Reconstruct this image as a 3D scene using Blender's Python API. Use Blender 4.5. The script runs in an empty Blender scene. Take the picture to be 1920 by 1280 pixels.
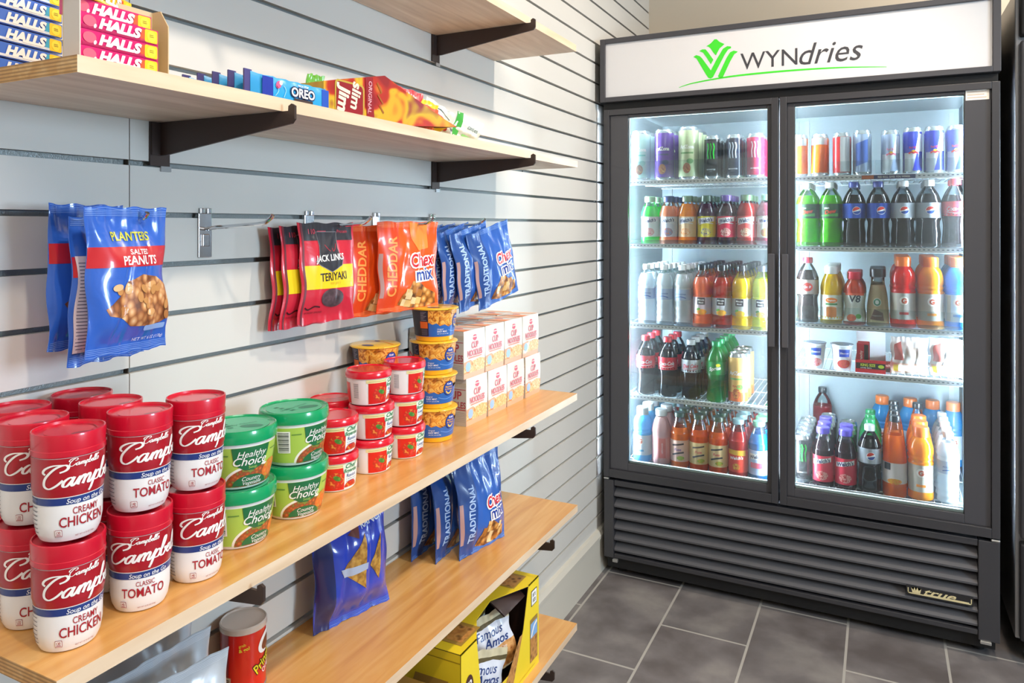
import bpy, bmesh, math, random
from mathutils import Vector, Matrix
R=math.radians; PI=math.pi
random.seed(7)
sc=bpy.context.scene
COL=sc.collection
# ------------------------------------------------------------------ camera
cd=bpy.data.cameras.new('camera'); cam=bpy.data.objects.new('camera',cd); COL.objects.link(cam)
cam.location=(0.981,0.0,1.343); cam.rotation_euler=(R(90),0,0.4652)
cd.sensor_fit='HORIZONTAL'; cd.sensor_width=36; cd.lens=1375/1920*36; cd.shift_x=0; cd.shift_y=-0.1131
cd.clip_start=.02; cd.clip_end=50
sc.camera=cam
# ------------------------------------------------------------------ world, exposure
w=bpy.data.worlds.new('world'); sc.world=w; w.use_nodes=True
w.node_tree.nodes['Background'].inputs[0].default_value=(.9,.95,1,1); w.node_tree.nodes['Background'].inputs[1].default_value=.1
sc.view_settings.view_transform='Standard'; sc.view_settings.look='None'; sc.view_settings.gamma=1
sc.view_settings.exposure=0.32; sc.view_settings.use_curve_mapping=False
sc.cycles.max_bounces=8; sc.cycles.diffuse_bounces=4; sc.cycles.glossy_bounces=4; sc.cycles.transparent_max_bounces=16
sc.cycles.sample_clamp_indirect=6; sc.cycles.caustics_reflective=False; sc.cycles.caustics_refractive=False
# ------------------------------------------------------------------ large area lights: lamps of the ceiling, daylight from the window in the right wall
def area(name,loc,rot,sx,sy,power,col):
    l=bpy.data.lights.new(name,'AREA'); l.shape='RECTANGLE'; l.size=sx; l.size_y=sy; l.energy=power; l.color=col
    o=bpy.data.objects.new(name,l); o.location=loc; o.rotation_euler=rot; COL.objects.link(o); return o
WARM=(1,.85,.70); COOL=(.60,.81,1)
def spot(name,loc,tgt,power,col,size=.05,ang=120,blend=.6):
    l=bpy.data.lights.new(name,'SPOT'); l.energy=power; l.color=col; l.spot_size=R(ang); l.spot_blend=blend; l.shadow_soft_size=size
    o=bpy.data.objects.new(name,l); o.location=loc
    o.rotation_euler=(Vector(tgt)-Vector(loc)).to_track_quat('-Z','Y').to_euler(); COL.objects.link(o); return o
CANS=[(1.42,1.86),(1.42,.25),(2.4,1.2),(1.75,2.75)]
spot('downlight',(1.42,1.86,2.60),(.0,1.9,.9),62,WARM)
spot('downlight',(1.42,.25,2.60),(.2,.6,.7),50,WARM)
spot('downlight',(2.4,1.2,2.60),(1.6,2.6,.6),55,(1,.86,.72))
spot('downlight',(1.75,2.75,2.60),(1.3,3.4,1.9),26,(1,.90,.78),ang=140)  # added spot, brightens the top of the back wall
area('troffer_light',(1.7,-.6,2.66),(0,0,0),1.2,1.2,22,(1,.96,.92))
area('window_daylight',(3.44,.95,1.52),(0,R(90),0),.7,.6,46,COOL)
# ------------------------------------------------------------------ materials
MC={}
def srgb(c):
    if isinstance(c,str):
        c=c.lstrip('#'); c=[int(c[i:i+2],16)/255 for i in (0,2,4)]
    return tuple(x/12.92 if x<=.04045 else ((x+.055)/1.055)**2.4 for x in c[:3])+(1,)
def M(c,rough=.45,metal=0,coat=0,emit=0,trans=0,alpha=1,bump=0,bscale=60,name=None):
    key=(c,rough,metal,coat,emit,trans,alpha,bump,bscale)
    if key in MC: return MC[key]
    m=bpy.data.materials.new(name or 'mat_%s'%c.lstrip('#')); m.use_nodes=True; nt=m.node_tree; n=nt.nodes; b=n['Principled BSDF']
    b.inputs['Base Color'].default_value=srgb(c); b.inputs['Roughness'].default_value=rough; b.inputs['Metallic'].default_value=metal
    b.inputs['Coat Weight'].default_value=coat; b.inputs['Coat Roughness'].default_value=.05
    if emit: b.inputs['Emission Color'].default_value=srgb(c); b.inputs['Emission Strength'].default_value=emit
    if alpha<1: b.inputs['Alpha'].default_value=alpha
    if bump:
        t=n.new('ShaderNodeTexNoise'); t.inputs['Scale'].default_value=bscale; t.inputs['Detail'].default_value=2; t.inputs['Distortion'].default_value=1.2
        k=n.new('ShaderNodeBump'); k.inputs['Strength'].default_value=bump; k.inputs['Distance'].default_value=.004
        tc=n.new('ShaderNodeTexCoord'); nt.links.new(tc.outputs['Object'],t.inputs['Vector'])
        nt.links.new(t.outputs[0],k.inputs['Height']); nt.links.new(k.outputs[0],b.inputs['Normal'])
    if trans:   # liquid or plastic that lets light through: diffuse + translucent under a glossy skin
        out=n['Material Output']; tr=n.new('ShaderNodeBsdfTranslucent'); tr.inputs[0].default_value=srgb(c)
        mx=n.new('ShaderNodeMixShader'); mx.inputs[0].default_value=trans
        nt.links.new(b.outputs[0],mx.inputs[1]); nt.links.new(tr.outputs[0],mx.inputs[2]); nt.links.new(mx.outputs[0],out.inputs[0])
    MC[key]=m; return m
def Glass(c,amount,rough=.03,name='clear_glass'):   # thin clear pane or plastic: mostly transparent, glossy by fresnel
    key=('g',c,amount,rough)
    if key in MC: return MC[key]
    m=bpy.data.materials.new(name); m.use_nodes=True; nt=m.node_tree; n=nt.nodes; n.remove(n['Principled BSDF']); out=n['Material Output']
    t=n.new('ShaderNodeBsdfTransparent'); t.inputs[0].default_value=srgb(c)
    g=n.new('ShaderNodeBsdfGlossy'); g.inputs['Roughness'].default_value=rough; g.inputs[0].default_value=(1,1,1,1)
    d=n.new('ShaderNodeBsdfTranslucent'); d.inputs[0].default_value=srgb(c)
    f=n.new('ShaderNodeFresnel'); f.inputs[0].default_value=1.4
    m1=n.new('ShaderNodeMixShader'); m1.inputs[0].default_value=amount
    m2=n.new('ShaderNodeMixShader')
    L=nt.links.new; L(t.outputs[0],m1.inputs[1]); L(d.outputs[0],m1.inputs[2]); L(f.outputs[0],m2.inputs[0]); L(m1.outputs[0],m2.inputs[1]); L(g.outputs[0],m2.inputs[2]); L(m2.outputs[0],out.inputs[0])
    MC[key]=m; return m
def Food(name,cols,scale,rough=.5,coat=.3,mode='VORONOI',stretch=(1,1,1),detail=2):
    key=('f',name)
    if key in MC: return MC[key]
    m=bpy.data.materials.new(name); m.use_nodes=True; nt=m.node_tree; n=nt.nodes; b=n['Principled BSDF']; L=nt.links.new
    tc=n.new('ShaderNodeTexCoord'); mp=n.new('ShaderNodeMapping'); mp.inputs['Scale'].default_value=stretch; L(tc.outputs['Object'],mp.inputs[0])
    r=n.new('ShaderNodeValToRGB'); e=r.color_ramp.elements
    while len(e)>1: e.remove(e[0])
    e[0].position=cols[0][0]; e[0].color=srgb(cols[0][1])
    for p,c in cols[1:]: q=e.new(p); q.color=srgb(c)
    if mode=='VORONOI':
        v=n.new('ShaderNodeTexVoronoi'); v.feature='F1'; v.inputs['Scale'].default_value=scale; L(mp.outputs[0],v.inputs['Vector'])
        L(v.outputs['Distance'],r.inputs[0])
    else:
        v=n.new('ShaderNodeTexNoise'); v.inputs['Scale'].default_value=scale; v.inputs['Detail'].default_value=detail; v.inputs['Distortion'].default_value=1.5 if mode=='SWIRL' else .2; L(mp.outputs[0],v.inputs['Vector'])
        L(v.outputs[0],r.inputs[0])
    L(r.outputs[0],b.inputs['Base Color']); b.inputs['Roughness'].default_value=rough; b.inputs['Coat Weight'].default_value=coat
    MC[key]=m; return m
def Wood(name,c1,c2,c3,rough=.4,coat=.25,stretch=(14,1.2,14),ply=False):
    m=bpy.data.materials.new(name); m.use_nodes=True; nt=m.node_tree; n=nt.nodes; b=n['Principled BSDF']; L=nt.links.new
    tc=n.new('ShaderNodeTexCoord'); mp=n.new('ShaderNodeMapping'); mp.inputs['Scale'].default_value=stretch; L(tc.outputs['Object'],mp.inputs[0])
    a=n.new('ShaderNodeTexNoise'); a.inputs['Scale'].default_value=3.2; a.inputs['Detail'].default_value=8; a.inputs['Distortion'].default_value=.6; L(mp.outputs[0],a.inputs['Vector'])
    r=n.new('ShaderNodeValToRGB'); e=r.color_ramp.elements; e[0].position=.3; e[0].color=srgb(c1); e[1].position=.7; e[1].color=srgb(c3); q=e.new(.5); q.color=srgb(c2)
    L(a.outputs[0],r.inputs[0]); last=r.outputs[0]
    if ply:
        s=n.new('ShaderNodeSeparateXYZ'); L(tc.outputs['Object'],s.inputs[0]); w_=n.new('ShaderNodeMath'); w_.operation='MULTIPLY'; w_.inputs[1].default_value=1600; L(s.outputs[2],w_.inputs[0])
        sn=n.new('ShaderNodeMath'); sn.operation='SINE'; L(w_.outputs[0],sn.inputs[0]); gt=n.new('ShaderNodeMath'); gt.operation='GREATER_THAN'; gt.inputs[1].default_value=.1; L(sn.outputs[0],gt.inputs[0])
        mx=n.new('ShaderNodeMix'); mx.data_type='RGBA'; mx.inputs[7].default_value=srgb('#7a5630'); ml=n.new('ShaderNodeMath'); ml.operation='MULTIPLY'; ml.inputs[1].default_value=.6; L(gt.outputs[0],ml.inputs[0]); L(ml.outputs[0],mx.inputs[0]); L(last,mx.inputs[6]); last=mx.outputs[2]
    L(last,b.inputs['Base Color']); b.inputs['Roughness'].default_value=rough; b.inputs['Coat Weight'].default_value=coat; b.inputs['Coat Roughness'].default_value=.25
    bm_=n.new('ShaderNodeBump'); bm_.inputs['Strength'].default_value=.05; L(a.outputs[0],bm_.inputs['Height']); L(bm_.outputs[0],b.inputs['Normal'])
    return m
# ------------------------------------------------------------------ mesh builder
class MB:
    def __init__(s): s.v=[];s.f=[];s.mi=[];s.mats=[]
    def mat(s,m):
        if m not in s.mats: s.mats.append(m)
        return s.mats.index(m)
    def add(s,vs,fs,m):
        k=len(s.v); i=s.mat(m); s.v+=[tuple(a) for a in vs]
        for f in fs: s.f.append(tuple(k+a for a in f)); s.mi.append(i)
        return s
    def box(s,a,b,m,sides=None):
        x0,y0,z0=a; x1,y1,z1=b
        vs=[(x0,y0,z0),(x1,y0,z0),(x1,y1,z0),(x0,y1,z0),(x0,y0,z1),(x1,y0,z1),(x1,y1,z1),(x0,y1,z1)]
        fs=[(0,3,2,1),(4,5,6,7),(0,1,5,4),(1,2,6,5),(2,3,7,6),(3,0,4,7)]
        if sides is None: return s.add(vs,fs,m)
        for j,f in enumerate(fs): s.add([vs[q] for q in f],[(0,1,2,3)],sides.get(j,m))
        return s
    def lathe(s,prof,m,seg=32,c=(0,0),mats=None,caps=True,sq=None):
        k=len(s.v); n=len(prof)
        for r,z in prof:
            for j in range(seg):
                a=2*PI*j/seg; q=r
                if sq: q=r*sq(a,z)
                s.v.append((c[0]+q*math.cos(a),c[1]+q*math.sin(a),z))
        for i in range(n-1):
            mi=s.mat(mats[i] if mats else m)
            for j in range(seg):
                j2=(j+1)%seg; s.f.append((k+i*seg+j,k+i*seg+j2,k+(i+1)*seg+j2,k+(i+1)*seg+j)); s.mi.append(mi)
        if caps:
            s.f.append(tuple(k+j for j in range(seg))[::-1]); s.mi.append(s.mat(mats[0] if mats else m))
            s.f.append(tuple(k+(n-1)*seg+j for j in range(seg))); s.mi.append(s.mat(mats[-1] if mats else m))
        return s
    def tube(s,pts,r,m,seg=8):
        pts=[Vector(p) for p in pts]; k=len(s.v); n=len(pts); up=None
        for i,p in enumerate(pts):
            t=(pts[min(i+1,n-1)]-pts[max(i-1,0)]).normalized()
            if up is None: up=Vector((0,0,1)) if abs(t.z)<.9 else Vector((1,0,0))
            a=t.cross(up).normalized(); b=a.cross(t).normalized(); up=b
            rr=r[i] if isinstance(r,(list,tuple)) else r
            for j in range(seg):
                g=2*PI*j/seg; s.v.append(tuple(p+a*rr*math.cos(g)+b*rr*math.sin(g)))
        mi=s.mat(m)
        for i in range(n-1):
            for j in range(seg):
                j2=(j+1)%seg; s.f.append((k+i*seg+j,k+i*seg+j2,k+(i+1)*seg+j2,k+(i+1)*seg+j)); s.mi.append(mi)
        s.f.append(tuple(k+j for j in range(seg))[::-1]); s.mi.append(mi); s.f.append(tuple(k+(n-1)*seg+j for j in range(seg))); s.mi.append(mi)
        return s
    def prism(s,poly,ax,a,b,m):   # polygon extruded along axis ax from a to b
        def P(u,v,h): return {0:(h,u,v),1:(u,h,v),2:(u,v,h)}[ax]
        n=len(poly); vs=[P(u,v,a) for u,v in poly]+[P(u,v,b) for u,v in poly]
        fs=[tuple(range(n))[::-1],tuple(range(n,2*n))]+[(i,(i+1)%n,n+(i+1)%n,n+i) for i in range(n)]
        return s.add(vs,fs,m)
    def xf(s,mat4):
        s.v=[tuple(mat4@Vector(p)) for p in s.v]; return s
    def build(s,name,parent=None,smooth=35,bevel=0,shift=(0,0,0),loc=None,rot=None,fix=True):
        me=bpy.data.meshes.new(name); me.from_pydata([(p[0]-shift[0],p[1]-shift[1],p[2]-shift[2]) for p in s.v],[],s.f); 
        for m in s.mats: me.materials.append(m)
        me.polygons.foreach_set('material_index',s.mi); me.update()
        if fix:
            bm=bmesh.new(); bm.from_mesh(me); bmesh.ops.recalc_face_normals(bm,faces=bm.faces); bm.to_mesh(me); bm.free()
        if smooth:
            me.polygons.foreach_set('use_smooth',[True]*len(me.polygons)); me.set_sharp_from_angle(angle=R(smooth))
        o=bpy.data.objects.new(name,me); COL.objects.link(o)
        if parent: o.parent=parent
        if loc: o.location=loc
        if rot: o.rotation_euler=rot
        if bevel:
            b=o.modifiers.new('b','BEVEL'); b.width=bevel; b.segments=2; b.limit_method='ANGLE'; b.angle_limit=R(40); b.harden_normals=False
        return o
def thing(name,label=None,cat=None,loc=(0,0,0),rz=0,group=None):
    o=bpy.data.objects.new(name,None); o.empty_display_size=.05; COL.objects.link(o); o.location=loc; o.rotation_euler=(0,0,rz)
    return tag(o,label,cat,group)
def tag(o,label=None,cat=None,group=None,kind=None):
    if label: o['label']=label
    if cat: o['category']=cat
    if group: o['group']=group
    if kind: o['kind']=kind
    return o
USED=set()
KIDS={}
def kids(o):
    if o.name not in KIDS: KIDS[o.name]=list(o.children)
    return KIDS[o.name]
def put(proto,loc,rz=0,label=None,group=None,rot=None):
    """first call moves the prototype itself, later calls copy it with its parts and sub-parts"""
    if proto.name not in USED: USED.add(proto.name); kids(proto); r=proto
    else:
        r=proto.copy(); COL.objects.link(r)
        for ch in kids(proto):
            c=ch.copy(); COL.objects.link(c); c.parent=r
            for g in kids(ch):
                d=g.copy(); COL.objects.link(d); d.parent=c
    r.location=loc; r.rotation_euler=rot if rot else (0,0,rz)
    if label: r['label']=label
    if group: r['group']=group
    return r
# ------------------------------------------------------------------ 2D shapes -> decals that follow a surface
TC={}
def text(s,size,x,y,col,layer=1,bold=0.0,shear=0.0,sx=1.0,rot=0,align='CENTER',space=1.0):
    key=(s,bold,shear,space)
    if key not in TC:
        cu=bpy.data.curves.new('t','FONT'); cu.body=s; cu.size=1; cu.align_x='LEFT'; cu.offset=bold; cu.shear=shear; cu.space_character=space; cu.resolution_u=3
        ob=bpy.data.objects.new('t',cu); COL.objects.link(ob); dg=bpy.context.evaluated_depsgraph_get(); dg.update()
        me=bpy.data.meshes.new_from_object(ob.evaluated_get(dg)); 
        vs=[(v.co.x,v.co.y) for v in me.vertices]; fs=[tuple(p.vertices) for p in me.polygons]
        bpy.data.objects.remove(ob); bpy.data.curves.remove(cu); bpy.data.meshes.remove(me); TC[key]=(vs,fs)
    vs,fs=TC[key]; x0=min(v[0] for v in vs); x1=max(v[0] for v in vs); wd=x1-x0
    off={'CENTER':-wd/2-x0,'LEFT':-x0,'RIGHT':-x1}[align]
    c,sn=math.cos(R(rot)),math.sin(R(rot)); o=[]
    for a,b in vs:
        a=(a+off)*size*sx; b=(b-.35)*size; o.append((x+a*c-b*sn,y+a*sn+b*c))
    return (o,fs,col,layer)
def poly(pts,col,layer=0): return (list(pts),[tuple(range(len(pts)))],col,layer)
def rect(x0,y0,x1,y1,col,layer=0): return poly([(x0,y0),(x1,y0),(x1,y1),(x0,y1)],col,layer)
def rrect(x0,y0,x1,y1,r,col,layer=0):
    p=[]
    for cx,cy,a0 in ((x1-r,y1-r,0),(x0+r,y1-r,90),(x0+r,y0+r,180),(x1-r,y0+r,270)):
        for k in range(5): a=R(a0+k*22.5); p.append((cx+r*math.cos(a),cy+r*math.sin(a)))
    return poly(p,col,layer)
def ell(x,y,rx,ry,col,layer=0,rot=0,n=28,a0=0,a1=360):
    c,s=math.cos(R(rot)),math.sin(R(rot)); p=[]
    full=(a1-a0)>=360
    for k in range(n if full else n+1):
        a=R(a0+(a1-a0)*k/n); u=rx*math.cos(a); v=ry*math.sin(a); p.append((x+u*c-v*s,y+u*s+v*c))
    return poly(p,col,layer)
def cr(pts,n=6):
    P=[pts[0]]+list(pts)+[pts[-1]]; o=[]
    for i in range(1,len(P)-2):
        for k in range(n):
            t=k/n; a,b,c,d=P[i-1],P[i],P[i+1],P[i+2]
            o.append(tuple(.5*(2*b[j]+(c[j]-a[j])*t+(2*a[j]-5*b[j]+4*c[j]-d[j])*t*t+(-a[j]+3*b[j]-3*c[j]+d[j])*t**3) for j in (0,1)))
    o.append(pts[-1]); return o
def stroke(pts,w0,col,layer=1,smooth=True,taper=False,slant=0):
    q=cr(pts) if smooth else list(pts); vs=[];fs=[]; n=len(q)
    for i,p in enumerate(q):
        a=q[max(i-1,0)]; b=q[min(i+1,n-1)]; dx,dy=b[0]-a[0],b[1]-a[1]; l=math.hypot(dx,dy) or 1
        w=w0*((.25+.75*math.sin(PI*i/(n-1))) if taper else 1)/2
        # down strokes heavier than hair lines
        if slant: w*=.55+.65*abs(dy)/l
        vs+=[(p[0]-dy/l*w,p[1]+dx/l*w),(p[0]+dy/l*w,p[1]-dx/l*w)]
    for i in range(n-1): fs.append((2*i,2*i+1,2*i+3,2*i+2))
    return (vs,fs,col,layer)
SCRIPT=[[(1.35,1.75),(1.85,1.95),(2.0,2.3),(1.6,2.6),(.8,2.25),(.15,1.2),(.2,.3),(.75,-.1),(1.35,.2),(1.85,.8)],[(1.6,2.6),(.6,2.65),(-.1,2.3),(-.25,1.85),(.05,1.6)],
 [(2.75,.85),(2.4,1.0),(2.0,.6),(2.0,.1),(2.35,.05),(2.75,.8),(2.8,1.0),(2.7,.3),(2.85,0),(3.15,.4)],
 [(3.1,.3),(3.35,.95),(3.3,0)],[(3.32,.45),(3.65,1.0),(3.85,.85),(3.75,0)],[(3.78,.45),(4.15,1.0),(4.35,.8),(4.25,.1),(4.45,0),(4.75,.5)],
 [(4.7,.4),(4.95,1.1),(4.65,-1.1)],[(4.85,.4),(5.2,1.0),(5.5,.7),(5.35,.1),(4.9,.05)],
 [(5.4,.2),(5.95,1.5),(6.05,2.2),(5.8,2.25),(5.65,1.3),(5.65,.15),(6.0,.0),(6.25,.5),(6.1,.85),(6.5,.75)],
 [(6.4,.35),(6.8,.6),(6.9,.95),(6.6,.9),(6.5,.3),(6.8,0),(7.1,.3)],
 [(7.1,.3),(7.6,1.6),(7.6,2.25),(7.35,2.0),(7.25,.3),(7.45,0),(7.7,.3)],[(7.7,.3),(8.2,1.6),(8.2,2.25),(7.95,2.0),(7.85,.3),(8.05,0),(8.25,.3)],
 [(8.75,2.35),(8.6,1.8)],[(8.3,.3),(8.8,1.1),(9.0,.6),(8.8,.05),(8.4,.1)]]
def script(x,y,s,col,layer=2,wt=.3,upto=99,rise=0,xs=1.0):
    out=[]
    for st in SCRIPT[:upto]:
        out.append(stroke([(x+(a+.22*b)*s*xs,y+b*s+rise*a*s) for a,b in st],wt*s,col,layer,slant=1))
    return out
def decals(name,parent,surf,items,du=.004,dv=.01,smooth=0):
    """one mesh of flat shapes cut along a fine grid and laid on surf(u,v,lift)"""
    mats=[]; bm=bmesh.new()
    for vs,fs,m,layer in items:
        if m not in mats: mats.append(m)
        mi=mats.index(m); b=bmesh.new(); bv=[b.verts.new((x,y,0)) for x,y in vs]
        for f in fs:
            try: b.faces.new([bv[i] for i in f])
            except ValueError: pass
        big=[f for f in b.faces if len(f.verts)>4]
        if big: bmesh.ops.triangulate(b,faces=big)
        xs=[v[0] for v in vs]; ys=[v[1] for v in vs]
        for ax,lo,hi,st in ((0,min(xs),max(xs),du),(1,min(ys),max(ys),dv)):
            if not st: continue
            k=math.floor(lo/st)+1
            while k*st<hi:
                no=(1,0,0) if ax==0 else (0,1,0); co=(k*st,0,0) if ax==0 else (0,k*st,0)
                bmesh.ops.bisect_plane(b,geom=b.verts[:]+b.edges[:]+b.faces[:],dist=1e-7,plane_co=co,plane_no=no); k+=1
        b.verts.index_update(); b.verts.ensure_lookup_table(); mp={}
        for v in b.verts: mp[v.index]=bm.verts.new(surf(v.co.x,v.co.y,.00035+.00022*layer))
        for f in b.faces:
            idx=[mp[v.index] for v in f.verts]
            a=sum(f.verts[i].co.x*f.verts[(i+1)%len(idx)].co.y-f.verts[(i+1)%len(idx)].co.x*f.verts[i].co.y for i in range(len(idx)))
            if a<0: idx=idx[::-1]
            try: nf=bm.faces.new(idx); nf.material_index=mi; nf.smooth=True
            except ValueError: pass
        b.free()
    me=bpy.data.meshes.new(name); bm.to_mesh(me); bm.free()
    for m in mats: me.materials.append(m)
    o=bpy.data.objects.new(name,me); COL.objects.link(o); o.parent=parent; return o
def cylS(rad,rref,a0=0,cx=0,cy=0):
    def f(u,v,e):
        a=a0+u/rref; r=(rad(v) if callable(rad) else rad)+e; return (cx+r*math.cos(a),cy+r*math.sin(a),v)
    return f
def profR(prof):
    p=sorted(prof,key=lambda q:q[1])
    def f(z):
        if z<=p[0][1]: return p[0][0]
        for a,b in zip(p,p[1:]):
            if z<=b[1]: return a[0]+(b[0]-a[0])*(z-a[1])/((b[1]-a[1]) or 1)
        return p[-1][0]
    return f
def planeS(o,U,V):
    o=Vector(o);U=Vector(U).normalized();V=Vector(V).normalized();N=U.cross(V)
    return lambda u,v,e: tuple(o+U*u+V*v+N*e)
def smoothprof(prof,n=4):
    return [(max(a,.0001),b) for a,b in cr(prof,n)]
# ================================================================== the room
GR=.0762; Z0=1.3593; YB=3.406
slat=M('#d2d1cc',.55,name='slatwall_laminate'); alu=M('#8b9090',.45,.6,bump=.25,bscale=300,name='groove_insert'); seam=M('#4a453e',.8)
mb=MB(); zs=[Z0+k*GR for k in range(-16,19)]
lo=.1
for z in zs+[2.72]:
    top=z-.0042
    for a,b in ((-1.4,.7067),(.7082,YB)):
        mb.box((-.012,a,lo),(0,b,top),slat)
    lo=z+.0042
mb.box((-.06,-1.4,0),(-.012,YB,2.72),alu); mb.box((-.012,.7067,.1),(-.0025,.7082,2.7),seam)
tag(mb.build('wall_left',smooth=0),kind='structure')
mb=MB()
for k,y in ((3,.60),(3,1.02),(2,.95),(-4,.685),(-4,.72),(2,2.05),(-1,1.88),(-2,1.88),(-3,1.88),(-7,1.9),(5,1.9)):
    z=Z0+k*GR; mb.lathe([(.0022,0),(.0026,.0008),(.0018,.0016)],M('#4b4a48',.35,.9),10).v
    n=30
    for j in range(len(mb.v)-n,len(mb.v)):
        a,b,c=mb.v[j]; mb.v[j]=(-.0119+c,y+a,z+b)
tag(mb.build('trim_2'),kind='structure')
beige=M('#d9cdbb',.7,name='painted_plaster')
tag(MB().box((-.06,YB,0),(3.6,YB+.06,2.72),beige).build('wall_back',smooth=0),kind='structure')
tag(MB().box((3.5,-2.2,0),(3.56,YB,2.72),beige).build('wall_right',smooth=0),kind='structure')
tag(MB().box((3.485,.45,1.10),(3.499,1.45,1.94),M('#dcecff',.4,emit=1.5)).box((3.47,.40,1.05),(3.50,.45,1.99),M('#e9e6e0',.5)).box((3.47,1.45,1.05),(3.50,1.50,1.99),M('#e9e6e0',.5)).box((3.47,.45,1.05),(3.50,1.45,1.10),M('#e9e6e0',.5)).box((3.47,.45,1.94),(3.50,1.45,1.99),M('#e9e6e0',.5)).build('window_1',smooth=0),kind='structure')
tag(MB().box((-.06,-2.26,0),(3.56,-2.2,2.72),beige).build('wall_front',smooth=0),kind='structure')
tag(MB().box((-.06,-2.2,0),(0,-1.4,2.72),beige).build('wall_left',smooth=0),kind='structure')
tag(MB().box((-.06,-2.26,2.72),(3.56,YB+.06,2.78),M('#e9e4da',.8)).build('ceiling',smooth=0),kind='structure')
# floor: slate tiles in running bond
def floor_mat():
    m=bpy.data.materials.new('slate_tile'); m.use_nodes=True; nt=m.node_tree; n=nt.nodes; b=n['Principled BSDF']; L=nt.links.new
    tc=n.new('ShaderNodeTexCoord'); sp=n.new('ShaderNodeSeparateXYZ'); L(tc.outputs['Object'],sp.inputs[0])
    ax=n.new('ShaderNodeMath'); ax.inputs[1].default_value=-.0369+.2826*20; L(sp.outputs[0],ax.inputs[0])
    ay=n.new('ShaderNodeMath'); ay.inputs[1].default_value=-2.432+.5652*20; L(sp.outputs[1],ay.inputs[0])
    cb=n.new('ShaderNodeCombineXYZ'); L(ay.outputs[0],cb.inputs[0]); L(ax.outputs[0],cb.inputs[1])
    br=n.new('ShaderNodeTexBrick'); br.offset=.5; br.inputs['Scale'].default_value=1; br.inputs['Brick Width'].default_value=.5652; br.inputs['Row Height'].default_value=.2826
    br.inputs['Mortar Size'].default_value=.004; br.inputs['Mortar Smooth'].default_value=.1; br.inputs['Color1'].default_value=(.35,.35,.35,1); br.inputs['Color2'].default_value=(.65,.65,.65,1)
    L(cb.outputs[0],br.inputs['Vector'])
    no=n.new('ShaderNodeTexNoise'); no.inputs['Scale'].default_value=4.5; no.inputs['Detail'].default_value=6; no.inputs['Distortion'].default_value=.15; L(tc.outputs['Object'],no.inputs['Vector'])
    r=n.new('ShaderNodeValToRGB'); e=r.color_ramp.elements; e[0].position=.36; e[0].color=srgb('#625c5b'); e[1].position=.68; e[1].color=srgb('#948f8b'); q=e.new(.5); q.color=srgb('#777272'); L(no.outputs[0],r.inputs[0])
    hv=n.new('ShaderNodeMix'); hv.data_type='RGBA'; hv.blend_type='OVERLAY'; hv.inputs[0].default_value=.35; L(r.outputs[0],hv.inputs[6]); L(br.outputs['Color'],hv.inputs[7])
    mx=n.new('ShaderNodeMix'); mx.data_type='RGBA'; mx.inputs[7].default_value=srgb('#b3afa8'); L(br.outputs['Fac'],mx.inputs[0]); L(hv.outputs[2],mx.inputs[6]); L(mx.outputs[2],b.inputs['Base Color'])
    b.inputs['Roughness'].default_value=.5
    bp=n.new('ShaderNodeBump'); bp.inputs['Strength'].default_value=.3; bp.inputs['Distance'].default_value=.002; iv=n.new('ShaderNodeMath'); iv.operation='MULTIPLY_ADD'; iv.inputs[1].default_value=-1; L(br.outputs['Fac'],iv.inputs[0]); L(no.outputs[0],iv.inputs[2]); L(iv.outputs[0],bp.inputs['Height']); L(bp.outputs[0],b.inputs['Normal'])
    return m
tag(MB().box((-.06,-2.26,-.05),(3.56,YB+.06,0),floor_mat()).build('floor',smooth=0),kind='structure')
bb=M('#d2cec2',.4,name='baseboard_paint')
tag(MB().prism([(0,0),(.016,0),(.016,.135),(.021,.138),(.021,.150),(.012,.165),(0,.168)],1,-1.4,YB,bb).build('baseboard_left',smooth=0),kind='structure')
# ceiling lamps (their own light is set at the top)
for x,y in CANS:
    t=thing('recessed_downlight','round recessed downlight in the ceiling, '+{(1.42,1.86):'above the far shelf end',(1.42,.25):'above the near shelf end',(2.4,1.2):'right of the others',(1.75,2.75):'added to brighten the back wall'}[(x,y)],'ceiling light',(x,y,2.70))
    MB().lathe([(.062,-.004),(.085,-.006),(.085,.015),(.062,.015)],M('#f2f0ea',.4),32,caps=False).build('trim_ring',t)
    MB().lathe([(.001,.010),(.06,.010),(.06,.012)],M('#fff1d8',.4,emit=6),32).build('lens',t)
# ================================================================== shelving
wtop=Wood('maple_top','#c98c46','#d69d55','#dfae6c',rough=.32,coat=.35); wund=Wood('maple_under','#c9b7a4','#d9c8b4','#e6d8c6',rough=.5,coat=.1)
wedge=Wood('maple_edge','#d3b695','#dec3a4','#e6cfb3',rough=.45); wply=Wood('ply_end','#b98a50','#c79a5e','#d8b27c',ply=True,rough=.6,coat=0)
DZ=.018
SH=[('topmost maple shelf, empty, above the candy shelf',1.829,.47,1.842),('maple shelf at eye level holding the cough drops and candy',1.5175,.469,1.852),
    ('long maple shelf carrying the stacked soups and noodle cups',.8905,.448,1.848),('maple shelf second from the bottom, mostly empty, with snack bags',.588,-.2,1.852),('lowest maple shelf, carrying the yellow cookie carton',.270,-.2,1.848)]
for lab,z,y0,y1 in SH:
    o=MB().box((.002,y0,z-DZ),(.25,y1,z),wtop,sides={0:wund,2:wply,3:wedge,4:wply}).build('wall_shelf',smooth=0,bevel=.0008)
    if z>1: o.data.materials[0]=wund
    tag(o,lab,'shelf',group='slatwall shelves')
brk=M('#3f322e',.45,.3,name='bracket_steel'); stl=M('#a9adb0',.35,.8)
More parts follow.
